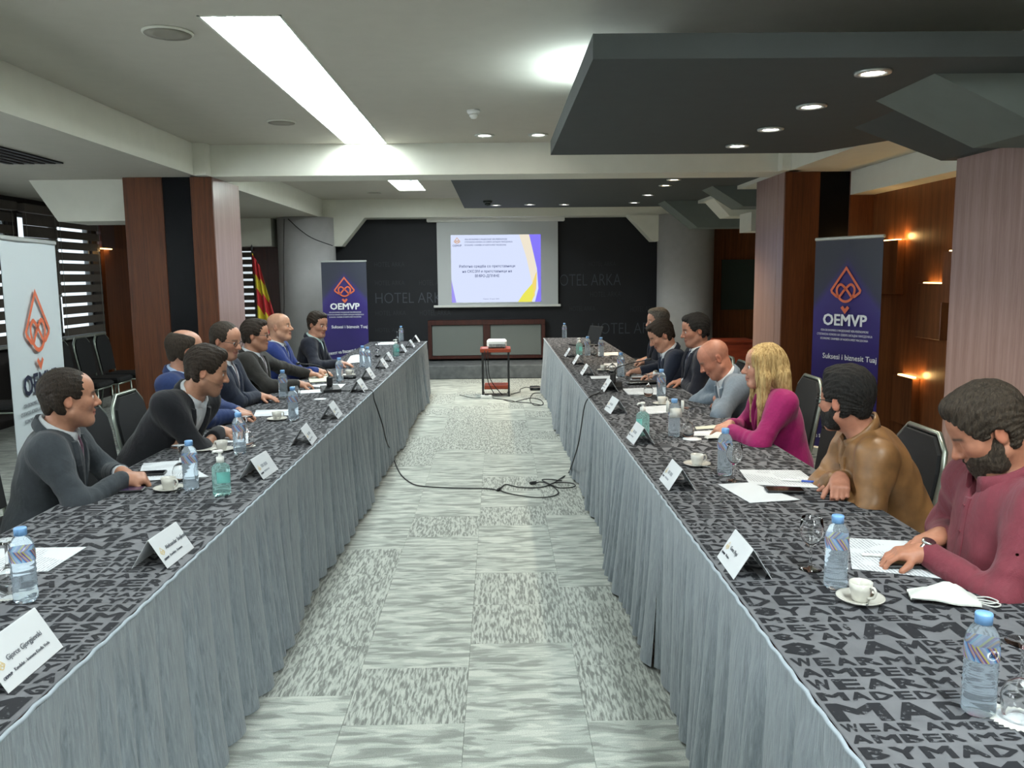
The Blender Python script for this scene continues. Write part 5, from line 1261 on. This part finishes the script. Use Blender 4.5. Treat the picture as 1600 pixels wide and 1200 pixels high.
def label_mat():
    m, nt, b = nodes('bottle_label'); b.inputs['Roughness'].default_value = .35
    tc = N(nt, 'ShaderNodeTexCoord'); sp = N(nt, 'ShaderNodeSeparateXYZ'); nt.links.new(tc.outputs['Object'], sp.inputs[0])
    at = N(nt, 'ShaderNodeMath', operation='ARCTAN2'); nt.links.new(sp.outputs[1], at.inputs[0]); nt.links.new(sp.outputs[0], at.inputs[1])
    ma = N(nt, 'ShaderNodeMath', operation='MULTIPLY_ADD'); ma.inputs[1].default_value = 22; nt.links.new(sp.outputs[2], ma.inputs[0]); nt.links.new(at.outputs[0], ma.inputs[2])
    mo = N(nt, 'ShaderNodeMath', operation='FRACT'); nt.links.new(ma.outputs[0], mo.inputs[0])
    nt.links.new(ramp(nt, mo.outputs[0], [(0, S(128, 84, 140)), (.12, S(206, 196, 96)), (.24, S(150, 160, 200)), (.42, S(176, 190, 214)), (.58, S(120, 180, 214)), (.70, S(86, 94, 164)), (.82, S(206, 150, 104)), (.92, S(170, 170, 205))], 'CONSTANT'), b.inputs['Base Color']); b.inputs['Transmission Weight'].default_value = .45; b.inputs['IOR'].default_value = 1.05; return m
LBL = label_mat()
def bottle():
    t = empty('water_bottle'); pr = [(.001, .004), (.026, 0), (.0315, .006), (.032, .02)]
    for k in range(6): z = .026+k*.0155; pr += [(.0322, z), (.0306, z+.006), (.0322, z+.0125)]
    pr += [(.032, .125), (.0318, .152), (.029, .165), (.022, .178), (.0135, .186), (.0125, .192), (.001, .1925)]
    MB().lathe(pr, 22, cap0=False, cap1=False).build('bottle', WATER, t)
    MB().lathe([(.0327, .116), (.0327, .148)], 26, cap0=False, cap1=False).build('label', LBL, t)
    MB().lathe([(.0128, .186), (.0165, .187), (.0168, .205), (.0155, .208), (.001, .2082)], 18).build('cap', CAPB, t)
    return t
BOT = bottle()
for px, py, lb in ((41, 938, 'blue-capped water bottle nearest on the left table'), (299, 764, 'blue-capped water bottle before the grey suit man, by the saucer'), (375, 708, 'blue-capped water bottle in front of young man in black suit'),
        (459, 656, 'water bottle near the cup of the man with hand flat'), (443, 622, 'water bottle beside the hand of navy suit man with glasses'), (531, 597, 'water bottle beyond the left table microphone'),
        (567, 573, 'left of the paired water bottles before the midnight jacket man'), (575, 575, 'right of the paired water bottles before the midnight jacket man'), (627, 533, 'water bottle farthest on the left table'),
        (1528, 1112, 'water bottle nearest on the right table, beside the paper lace'), (1305, 917, 'water bottle before the man in maroon shirt'), (1132, 742, 'water bottle beside the wine glass, before leather jacket man'),
        (1053, 682, 'water bottle draped with a face mask before magenta woman'), (1033, 622, 'water bottle beside the stretched hand of dark-haired man'), (970, 588, 'water bottle just beyond the right table microphone'),
        (939, 557, 'water bottle behind the glass on far right table'), (918, 555, 'water bottle beside the far teal sanitizer on right table'), (882, 528, 'water bottle at the far end of the right table')):
    o = put(BOT, px, py, lb, 'bottle', random.uniform(0, 360))
# wording on the nearest label
p = atz(1528, 1112, TT); nb = [o for o in COL.objects if o.get('label', '').startswith('water bottle nearest on the right')][0]; nb.rotation_euler[2] = R(40)
def on_bottle(name, parts, mat, dz=0):
    V = []; F = []
    for body, a0, z0, h_, da, rr in parts:
        if body is None:
            b = len(V); V += [(a0+da*math.cos(k*.5236), z0+h_*math.sin(k*.5236), rr) for k in range(12)]; F.append(tuple(range(b, b+12)))
        else:
            v, f = text_data(body, .02, 2); v = v/.7*h_; b = len(V); V += [(a0-da/2+q[0]/v[:, 0].max()*da, z0+q[1], rr) for q in v]; F += [tuple(i+b for i in q) for q in f]
    me = bpy.data.meshes.new(name); me.from_pydata([(q[2]*math.cos(q[0]), q[2]*math.sin(q[0]), q[1]) for q in V], [], F); me.materials.append(mat); return link(bpy.data.objects.new(name, me), nb)
aa = math.degrees(math.atan2(-p[1], -p[0]))-40+26; aa = R(aa)
on_bottle('label_oval', [(None, aa+.25, .133, .010, .42, .0330)], white_ink); on_bottle('label_word', [('GLOB', aa+.25, .1295, .007, .62, .0333)], navy_ink)
def wineglass(inv):
    t = empty('wine_glass'); pr = [(.034, .0), (.034, .002), (.008, .006), (.0042, .012), (.004, .062), (.008, .072), (.026, .088), (.034, .108), (.0345, .128), (.030, .158), (.0288, .158), (.0332, .128), (.0326, .108), (.0245, .0895), (.006, .076), (.001, .075)]
    if inv: pr = [(r_, .158-z) for r_, z in pr][::-1]
    MB().lathe(pr, 24, cap0=True, cap1=True).build('glass', GLS, t); return t
G1, G2 = wineglass(False), wineglass(True)
for px, py, lb in ((1266, 889, 'upright wine glass beside the bottle before maroon shirt man'), (1147, 751, 'upright wine glass in front of a sheet, before leather jacket man'), (462, 640, 'upright glass between two bottles on left table')):
    put(G1, px, py, lb, 'glass')
for px, py, lb in ((1592, 1122, 'upturned wine glass on paper lace nearest on right table'), (1075, 682, 'upturned glass behind the masked bottle on the right table'), (1013, 619, 'upturned wine glass on white papers by right microphone'), (957, 583, 'upturned glass by far cup on the right table'),
        (928, 555, 'upturned glass between far bottles on the right table'), (283, 752, 'upturned glass behind the bottle before the grey suit man'), (387, 697, 'upturned glass behind the bottle of young man in black'), (590, 558, 'upturned glass on far left table before midnight jacket man'),
        (621, 536, 'upturned glass at the far end of the left table'), (16, 930, 'upturned glass behind the nearest left table bottle')):
    put(G2, px, py, lb, 'glass', z=TT+(.0012 if px in (1592, 16, 387) else .0045 if px in (1013, 283) else 0))
def doily(px, py, r, label):
    p = atz(px, py, TT); t = empty('paper_doily', (p[0], p[1], TT), 0, label, 'doily')
    MB().loft([[(r*(1+.06*math.cos(k*math.pi/2*1.0*2))*math.cos(2*math.pi*k/64), r*(1+.06*math.cos(k*math.pi))*math.sin(2*math.pi*k/64), z) for k in range(64)] for z in (0, .0008)], True, True, False).build('lace_rim', LACE, t)
    MB().loft([[(r*.72*math.cos(2*math.pi*k/32), r*.72*math.sin(2*math.pi*k/32), z) for k in range(32)] for z in (.0008, .0011)], True, True, False).build('centre', PAPER, t)
doily(1592, 1122, .055, 'white paper lace doily under the nearest upturned glass'); doily(16, 930, .045, 'white doily behind nearest bottle on the left table'); doily(387, 697, .04, 'white doily beside the bottle of young man in black')
doily(1075, 684, .045, 'white doily beside the masked bottle on right table') if False else None
def saucer():
    t = empty('saucer'); MB().lathe([(.001, .0), (.034, .0), (.058, .007), (.063, .011), (.0625, .0125), (.056, .0095), (.034, .004), (.001, .0035)], 30, cap0=False, cap1=False).build('dish', CHINA, t); return t
def cup():
    t = empty('coffee_cup'); MB().lathe([(.001, .0), (.019, .0), (.0215, .004), (.028, .030), (.0305, .052), (.0285, .052), (.026, .03), (.019, .008), (.001, .007)], 26, cap0=False, cap1=False).build('bowl', CHINA, t)
    MB().lathe([(.0235, .018), (.001, .0182)], 20, cap0=False, cap1=False).build('dregs', COFFEE, t)
    MB().tube(smooth_path([(.0275, 0, .044), (.040, 0, .046), (.046, 0, .034), (.040, 0, .020), (.0235, 0, .013)], 4), .0038, 7).build('handle', CHINA, t)
    for a0, mt in ((.55, RED), (.75, DARKM)):
        V = [((.0252+.0045*(z-.016)/.028+.0006)*math.cos(a0+da+(z-.03)*6), (.0252+.0045*(z-.016)/.028+.0006)*math.sin(a0+da+(z-.03)*6), z) for z, w_ in ((.018, .03), (.026, .16), (.034, .18), (.042, .04)) for da in (-w_, w_)]
        MB().add(V, [(0, 1, 3, 2), (2, 3, 5, 4), (4, 5, 7, 6)]).build('red_mark' if mt is RED else 'dark_mark', mt, t)
    return t
SAU, CUP = saucer(), cup()
SPO = empty('teaspoon'); MB().tube([(-.03, 0, .004), (.01, 0, .007), (.05, 0, .012)], [.0022, .0016, .0026], 6).loft([[(-.045+.017*math.cos(k*.785), .010*math.sin(k*.785), .004+z) for k in range(8)] for z in (0, .002)]).build('spoon', MT['chrome'], SPO)
for px, py, lb, a in ((1344, 938, 'before the man in maroon shirt', -60), (1089, 727, 'beside the name card before leather jacket man', 10), (1034, 632, 'before the bald man in grey-blue jacket', 20), (943, 579, 'far along the right table by the microphone', 0),
        (264, 765, 'before the man in grey suit', -20), (347, 704, 'before the young man in black suit', 160), (433, 656, 'before the balding man in blue suit', 40), (545, 587, 'before the bald man in bright blue suit', 30)):
    put(SAU, px, py, 'white saucer '+lb, 'saucer'); put(CUP, px, py, 'white espresso cup '+lb, 'cup', a, z=TT+.0042)
    if px in (1344, 264, 1089): o = put(SPO, px+14, py+4, 'small steel teaspoon on saucer '+lb, 'spoon', a-60, z=TT+.008)
def sheet(q, label, mat=PAPER, k=0, name='paper_sheet', th=.0012):
    z = TT+k*.0014; P = [Vector(atz(x, y, z)) for x, y in q]; c = sum(P, Vector())/4
    t = empty(name, c, 0, label, 'paper'); MB().prism([p-c for p in P], (0, 0, th)).build('sheet', mat, t); return t
sheet([(-30, 858), (135, 855), (75, 893), (-45, 896)], 'white sheet nearest on the left table behind the bottle', PTX)
sheet([(222, 727), (284, 721), (326, 745), (214, 752)], 'white printed sheet under the hands of the grey suit man')
sheet([(224, 724), (290, 719), (284, 742), (222, 746)], 'upper white sheet before the grey suit man', PTX, 1)
sheet([(352, 678), (388, 672), (388, 689), (350, 692)], 'white sheet under the hand of young man in black suit', PTX)
sheet([(400, 641), (452, 640), (452, 649), (396, 651)], 'white sheets before the balding man in blue suit', PTX)
sheet([(470, 603), (510, 600), (540, 600), (532, 607), (488, 607)][:4], 'white sheet beside the microphone on left table', PAPER)
sheet([(480, 586), (512, 584), (516, 596), (484, 598)], 'cream folder under the hand of dark brown suit man', CREAM, 2, 'folder', .004)
sheet([(470, 610), (505, 608), (508, 613), (468, 615)], 'white notepad beside the navy suit hand')
sheet([(548, 556), (566, 553), (562, 566), (540, 568)], 'white sheets before the man in midnight jacket', PTY)
sheet([(590, 535), (622, 534), (620, 538), (586, 539)], 'white sheet at the far end of left table')
sheet([(1326, 841), (1418, 846), (1488, 906), (1331, 889)], 'white printed sheet under the hand of maroon shirt man', PTX)
sheet([(1155, 734), (1250, 735), (1288, 763), (1172, 757)], 'white printed sheet with pen before leather jacket man', PTX)
sheet([(1122, 757), (1172, 754), (1250, 781), (1172, 786)], 'blank white sheet next to phone before leather jacket man', PAPER, 1)
sheet([(1075, 675), (1120, 672), (1134, 681), (1082, 681)], 'white sheet under the hands of magenta woman', PTX)
sheet([(1086, 667), (1122, 664), (1124, 669), (1088, 671)], 'cream sheet behind the hands of magenta woman', CREAM)
sheet([(1004, 637), (1046, 634), (1052, 645), (1010, 648)], 'white folded papers before the bald man in grey-blue jacket', PTX, 0, 'paper_stack', .006)
sheet([(973, 608), (1026, 606), (1026, 617), (982, 617)], 'white sheets under the upturned glass on right table', PTX, 0, 'paper_stack', .004)
sheet([(987, 586), (1010, 585), (1026, 593), (985, 594)], 'white sheet under the hand of the young writing man', PTX)
sheet([(943, 568), (964, 567), (966, 573), (946, 574)], 'white sheet beside the far cup on right table', PTX)
sheet([(944, 552), (966, 551), (966, 556), (943, 557)], 'white sheets before the grey-haired man', PAPER, 0, 'paper_stack', .008)
sheet([(922, 588), (962, 587), (966, 591), (924, 592)], 'white sheet by the glass before the right microphone')
# name cards: folded tents, print on the aisle side
CARD = plain('card_white', S(206, 209, 212), .6, var=.01); CARDI = plain('card_inside', S(60, 58, 66), .8)
def name_card(cx, cy, side, label, lines, L=.2, hgt=.088, half=.055, rz=0):
    """side -1: print faces +X (left table)"""
    t = empty('name_card', (cx, cy, TT), R((0 if side < 0 else 180)+rz), label, 'name card', None)
    for s, nm in ((1, 'front_leaf'), (-1, 'back_leaf')):
        a, b_ = Vector((s*half, 0, 0)), Vector((0, 0, hgt)); u = (b_-a); nn = Vector((u.z*s, 0, -u.x*s)).normalized()*.0012
        MB().loft([[(a.x, -L/2, 0), (b_.x, -L/2, hgt), (b_.x, L/2, hgt), (a.x, L/2, 0)], [(a.x+nn.x, -L/2, nn.z if nn.z > 0 else 0), (b_.x+nn.x, -L/2, hgt+nn.z), (b_.x+nn.x, L/2, hgt+nn.z), (a.x+nn.x, L/2, nn.z if nn.z > 0 else 0)]], True, True, False).build(nm, CARD if s > 0 else CARD, t)
    u = Vector((-half, 0, hgt)).normalized(); Lf = math.hypot(half, hgt); o_ = Vector((half, -L/2, 0))+Vector((hgt, 0, half)).normalized()*.0018
    M = plane_matrix(o_, (0, 1, 0), u)
    if lines:
        emblem('emblem', .028, Lf*.50, .013, M, plain_orange, t, .2)
        text_obj('wordmark', [('OEMVP', .028, Lf*.22, .007, 'c', .034)], navy_ink, M, t, .02)
        if lines[0]:
            text_obj('name_print', [(lines[0], .055, Lf*.48, .0125, 'l', None)], grey_ink2, M, t, .012); text_obj('role_print', [(lines[1], .055, Lf*.24, .0078, 'l', None)], grey_ink2, M, t, .008)
        else:       # print too small to read in the photograph
            for nm, x0, x1, y0, y1 in (('name_print', .055, .085, .46, .60), ('name_print', .090, .090+lines[1], .46, .60), ('role_print', .055, .12, .24, .31)):
                b_ = MB(); b_.add([M @ Vector(q) for q in ((x0, Lf*y0, 0), (x1, Lf*y0, 0), (x1, Lf*y1, 0), (x0, Lf*y1, 0))], [(0, 1, 2, 3)]); b_.build(nm, faint_ink, t)
    return t
faint_ink = plain('faint_card_print', S(150, 154, 160), .7, var=.25, vscale=400); plain_orange = plain('pale_gold_print', S(206, 186, 140), .6); grey_ink2 = plain('grey_card_print', S(96, 100, 108), .6)
def card_at(n_, f_, side, label, lines):
    a, b_ = atz(n_[0], n_[1], TT), atz(f_[0], f_[1], TT); d = b_-a; d = d/np.linalg.norm(d); c = a+d*.10
    x = c[0]+(-.055 if side < 0 else .055); name_card(x, c[1], side, label, lines, rz=-math.degrees(math.atan2(d[0], d[1])))
p = atz(95, 1011, TT); name_card(p[0]-.055, p[1]-.115, -1, 'white name card lettered Kandidat nearest on the left table', ('Gjorce Gjorgjievski', 'Kandidat - komuna Kisella Voda'), .23, .10, .06)
card_at((262, 888), (304, 855), -1, 'white name card second nearest on left table, slightly curled', ('Aleksandar Stojkoski', 'Kandidat - Komuna'))
card_at((412, 749), (438, 731), -1, 'white name card beyond the teal sanitizer on left table', ('', .04))
card_at((487, 696), (496, 684), -1, 'white name card opposite the young man in black suit', ('', .04))
card_at((528, 655), (536, 646), -1, 'white name card opposite the navy suit man with glasses', ('', .04))
for px, py, lb in ((570, 613, 'white name card beside the left microphone cable'), (583, 593, 'white name card opposite the bald man in bright blue suit'), (604, 576, 'white name card opposite the paired bottles on left table'), (613, 565, 'white name card fourth from the far end of left table'),
        (634, 551, 'white name card third from the far end of left table'), (647, 543, 'white name card second from the far end of left table'), (655, 535, 'white name card at the far end of the left table')):
    p = atz(px, py, TT); name_card(p[0]-.06, p[1]+.1, -1, lb, ('', .04))
card_at((1146.7, 906), (1117, 865), 1, 'white name card nearest on the right table', ('Genc Pepi', 'Drejtor'))
card_at((1045, 767), (1028, 746), 1, 'white name card beside the cup before leather jacket man', ('', .04))
card_at((990, 695), (978, 683), 1, 'white name card in front of the near teal sanitizer', ('', .04))
card_at((954, 647), (942, 638), 1, 'white name card on viewer side of the right microphone', ('', .04))
for px, py, lb in ((943, 613, 'white name card behind the right microphone base'), (909, 587, 'white name card third from the far end of right table'), (896, 570, 'white name card second from the far end of right table'), (883, 558, 'white name card farthest on the right table')):
    p = atz(px, py, TT); name_card(p[0]+.06, p[1]+.1, 1, lb, ('', .04))
# hand sanitizer
def sanitizer():
    t = empty('sanitizer_bottle'); MB().lathe([(.001, .003), (.034, 0), (.0365, .006), (.0365, .105), (.034, .118), (.020, .130), (.014, .134), (.014, .140), (.001, .1405)], 24, cap0=False, cap1=False).build('bottle', GEL, t)
    MB().lathe([(.016, .134), (.016, .156), (.007, .158), (.006, .172), (.013, .174), (.013, .184), (.001, .186)], 16).tube([(0, 0, .179), (.028, 0, .178), (.034, 0, .170)], .0055, 7).build('pump', MT['white_plastic'], t)
    a0 = -2.0; m = MB(); m.loft([[((.0372)*math.cos(a0+k*.12), (.0372)*math.sin(a0+k*.12), z) for k in range(12)] for z in (.04, .085)], False, False, True, closed=False).build('label', plain('clear_label', S(150, 206, 206), .3), t); return t
SAN = sanitizer()
for px, py, lb in ((347, 772, 'teal hand sanitizer bottle nearest on the left table, by a saucer'), (619, 556, 'teal sanitizer pump bottle far along the left table'), (1004, 680, 'teal sanitizer bottle behind a name card on right table'), (905, 554, 'teal sanitizer bottle far along the right table')):
    put(SAN, px, py, lb, 'sanitizer', random.uniform(120, 200))
# microphones
def microphone(px, py, rz, label, tip, zt):
    p = atz(px, py, TT); t = empty('microphone', (p[0], p[1], TT), R(rz), label, 'microphone')
    MB().loft([[(-.07, -.055, z0), (.07, -.055, z0), (.07, .055, z1), (-.07, .055, z1)] for z0, z1 in ((0, 0), (.018, .042), (.022, .046))], True, True, False).build('base', MT['black_plastic'], t)
    MB().box(-.022, .012, .04, .022, .05, .115, .008).build('speaker_block', MT['black_plastic'], t)
    L = t.matrix_world.inverted() if False else None
    c, s_ = math.cos(R(-rz)), math.sin(R(-rz)); tv = Vector(tip)-Vector((p[0], p[1], TT)); tl_ = Vector((tv.x*c-tv.y*s_, tv.x*s_+tv.y*c, tv.z))
    pts = smooth_path([(0, .03, .10), (tl_.x*.12, tl_.y*.12+.03, .10+(tl_.z-.1)*.45), (tl_.x*.5, tl_.y*.5, tl_.z*.86), tuple(tl_)], 6)
    MB().tube(pts, .0042, 7).build('gooseneck', MT['black_rubber'], t); d = (pts[-1]-pts[-3]).normalized()
    MB().tube([pts[-1], pts[-1]+d*.02, pts[-1]+d*.045, pts[-1]+d*.05], [.006, .0105, .0105, .004], 10).build('capsule', MT['black_plastic'], t)
    MB().box(-.012, -.035, .0305, .012, -.02, .0335).build('button', plain('mic_button', S(120, 124, 126), .4), t); return p
def table_cable(seq, label, r=.0048):
    pts = smooth_path([tuple(q) for q in seq], 6); return tag(MB().tube(pts, r, 6).build('microphone_cable', MT['black_rubber']), label, 'cable')
tp = aty(487, 573, 5.6); m1 = microphone(517, 612, 24, 'black gooseneck microphone on the left table', (-1.42, 6.05, 1.02), 0)
tp2 = aty(984, 578, 6.2); m2 = microphone(957, 607, -14, 'black gooseneck microphone on the right table', (1.12, 6.4, .98), 0)
tp3 = None; microphone(575, 551, 0, 'tall grey gooseneck microphone before the purple left banner', (-1.63, 9.2, 1.13), 0) if False else None
Yc = atz(575, 612, TT)[1]
q = [(m1[0]+.06, m1[1], TT+.006), (-1.08, m1[1]-.02, TT+.006), (-.985, Yc, TT+.008), (-.957, Yc-.05, TT-.06)]
for (px, py), xx in zip(((590, 640), (598, 665), (604, 690)), (-.935, -.905, -.885)): q.append(atx(px, py, xx))
for px, py in ((612, 706), (617, 722), (627, 742), (645, 756), (665, 760), (700, 762), (740, 763), (768, 764), (778, 767)): q.append(atz(px, py, .008))
table_cable(q, 'black microphone cable from left table across the carpet')
q = [(m2[0]-.06, m2[1], TT+.006), atz(935, 614, TT+.006), atz(922, 620, TT+.008)]
e0 = q[-1]; q.append((.615, e0[1]-.03, TT-.05))
for (px, py), xx in zip(((908, 668), (902, 700)), (.575, .55)): q.append(atx(px, py, xx))
for px, py in ((889, 738), (880, 745), (860, 757), (840, 762), (810, 761), (792, 757), (785, 760), (782, 766), (800, 772), (835, 777), (860, 776), (872, 771), (870, 765), (860, 757), (847, 750), (858, 749), (878, 751)): q.append(atz(px, py, .008))
table_cable(q, 'black microphone cable coiling on carpet by the right table')
q = [atz(px, py, .016) for px, py in ((834, 756), (845, 753), (860, 757), (872, 762), (890, 762), (899, 759), (893, 755), (870, 754), (858, 757))]; table_cable(q, 'short black cable loop on the carpet near right skirt')
for px, py, lb in ((780, 767, 'black cable joint on the carpet in mid aisle'), (833, 757, 'black cable plug lying by the right coil')):
    p = atz(px, py, .0); t = empty('cable_connector', (p[0], p[1], .0), R(70 if px < 800 else 20), lb, 'connector'); MB().lathe([(.006, -.03), (.012, -.024), (.012, .024), (.006, .03)], 10).build('shell', MT['black_plastic'], t).rotation_euler = (0, R(90), 0); t.location.z = .014
# phones, pens, masks
def phone(px, py, rz, label, k=0, L=.15, W=.072, mat=None):
    z = TT+k*.0014; p = atz(px, py, z); t = empty('phone', (p[0], p[1], z), R(rz), label, 'phone')
    MB().box(-L/2, -W/2, 0, L/2, W/2, .009, .0035).build('body', MT['black_plastic'], t); MB().box(-L/2+.005, -W/2+.004, .0091, L/2-.005, W/2-.004, .0096).build('screen', mat or SCREENB, t)
phone(196, 767, 8, 'dark phone with lit screen on table before grey suit man', 0, mat=plain('lit_screen', S(60, 48, 70), .15, var=.6, vscale=30))
phone(232, 741, 10, 'dark phone on the printed sheet before grey suit man', 3)
phone(1226, 767, -6, 'black phone beside blank sheet before leather jacket man', 3); phone(1420, 883, -4, 'black phone under the hand of maroon shirt man', 2)
phone(1000, 592, 0, 'dark phone beside papers of the young writing man', 2); phone(362, 676, 10, 'dark phone in the hand of young man in black suit', 2, mat=SCREENB)
phone(430, 623, 20, 'dark phone under the flat hand of navy suit man', 0)
def pen(a, b_, label, col, k=2):
    z = TT+k*.0014+.005; A, B_ = Vector(atz(a[0], a[1], z)), Vector(atz(b_[0], b_[1], z)); t = empty('pen', A, 0, label, 'pen'); d = B_-A
    MB().tube([(0, 0, 0), d*.06, d*.6], [.001, .0042, .0045], 8).build('barrel', MT['white_plastic'], t); MB().tube([d*.6, d], [.0047, .0045], 8).build('cap', col, t)
pen((1220, 749), (1274, 753), 'white pen with blue end on the printed sheet', plain('pen_blue', S(52, 84, 170), .4)); pen((1345, 866), (1378, 868), 'thin white pen on sheet of maroon shirt man', MT['white_plastic'])
def mask(px, py, rz, label, s=1.0, loops=True):
    p = atz(px, py, TT); t = empty('face_mask', (p[0], p[1], TT), R(rz), label, 'face mask'); V = []; n_, m_ = 12, 8
    for j in range(m_+1):
        for i in range(n_+1):
            u, v = i/n_*2-1, j/m_*2-1; V.append((.085*s*u, .048*s*v*(1-.25*u*u), .004+.034*s*max(0, (1-u*u)*(1-v*v*.8))*(1+.25*math.sin(5*u+3*v))+.004*math.sin(9*v+2*u)+.004))
    F = [(j*(n_+1)+i, j*(n_+1)+i+1, (j+1)*(n_+1)+i+1, (j+1)*(n_+1)+i) for j in range(m_) for i in range(n_)]
    MB().add(V, F, True).add([(x, y, max(0.0005, z-.003)) for x, y, z in V], [q[::-1] for q in F], True).build('cloth', MASKC, t)
    if loops:
        for sy in (-1, 1): MB().tube(smooth_path([(.08*s, .02*sy*s, .008), (.115*s, .035*sy*s, .006), (.135*s, .01*sy*s, .005), (.11*s, -.01*sy*s, .005), (.08*s, -.006*sy*s, .008)], 4), .0022, 5).build('ear_loop', MASKC, t)
mask(1474, 938, -16, 'white face mask with ear loops before maroon shirt man', 1.0); mask(1120, 686, 10, 'crumpled white face mask beside magenta woman papers', .7, False); mask(1156, 685, 0, 'flat white face mask with loops before the magenta woman', .72)
p = atz(1053, 682, TT); mm = [o for o in COL.objects if o.get('label', '').startswith('water bottle draped')][0]
t = empty('face_mask', (p[0], p[1], TT+.12), 0, 'white face mask hung over the bottle before magenta woman', 'face mask')
for sx in (-1, 1): MB().loft([[(sx*.040+.008*math.cos(k*.785), -.02+.022*math.sin(k*.785)*(1-.3*q_), .02+q_*.06) for k in range(8)] for q_ in (0, .5, 1)]).build('fold', MASKC, t)
MB().loft([[(-.034, -.036, z_), (0, -.041, z_+.004), (.034, -.036, z_), (.03, -.033, z_), (0, -.037, z_), (-.03, -.033, z_)] for z_ in (-.01, .04)]).build('cloth', MASKC, t)
p = atz(500, 624, TT); t = empty('paper_coaster', (p[0], p[1], TT), 0, 'small white round coaster before the left microphone', 'coaster'); MB().lathe([(.045, 0), (.045, .003), (.001, .0035)], 24).build('disc', PAPER, t)
p = atz(1073, 684, TT); t = empty('paper_coaster', (p[0]+.02, p[1]-.04, TT), 0, 'white round coaster by the masked bottle', 'coaster'); MB().lathe([(.05, 0), (.05, .002), (.001, .0025)], 24).build('disc', PAPER, t)
t = empty('saucer', tuple(atz(318, 702, TT)), 0, 'white oval plate before the young man in black suit', 'plate'); MB().lathe([(.001, 0), (.05, 0), (.085, .008), (.084, .0105), (.05, .004), (.001, .0035)], 28, cap0=False, cap1=False).build('dish', CHINA, t)
# laptop at the far end of the right table, seen from behind the lid
p = atz(905, 541, TT); t = empty('laptop', (p[0]+.06, p[1]+.1, TT), R(-68), 'open black laptop at the far end of the right table', 'laptop')
MB().box(-.17, -.12, 0, .17, .12, .018, .004).build('keyboard_base', MT['black_plastic'], t); MB().prism([(-.17, .12, .016), (.17, .12, .016), (.17, .19, .235), (-.17, .19, .235)], (0, .008, .002)).build('lid', MT['black_plastic'], t)
p = atz(1003, 600, TT); t = empty('pouch', (p[0], p[1], TT), R(10), 'dark flat pouch before the young writing man', 'pouch'); MB().box(-.13, -.05, 0, .13, .05, .025, .012).build('body', MT['black_rubber'], t); MB().tube([(-.12, -.051, .018), (.12, -.051, .018)], .003, 6).build('zip', MT['chrome'], t)
p = atz(545, 592, TT); t = empty('pouch', (p[0], p[1]+.02, TT), R(30), 'small black case before bald man in bright blue suit', 'case'); MB().box(-.06, -.035, 0, .06, .035, .03, .01).build('body', MT['black_rubber'], t); MB().box(-.02, -.037, .012, .02, -.0345, .02).build('clasp', MT['chrome'], t)

bpy.data.objects.remove(_fo); bpy.data.scenes.remove(_sc2)
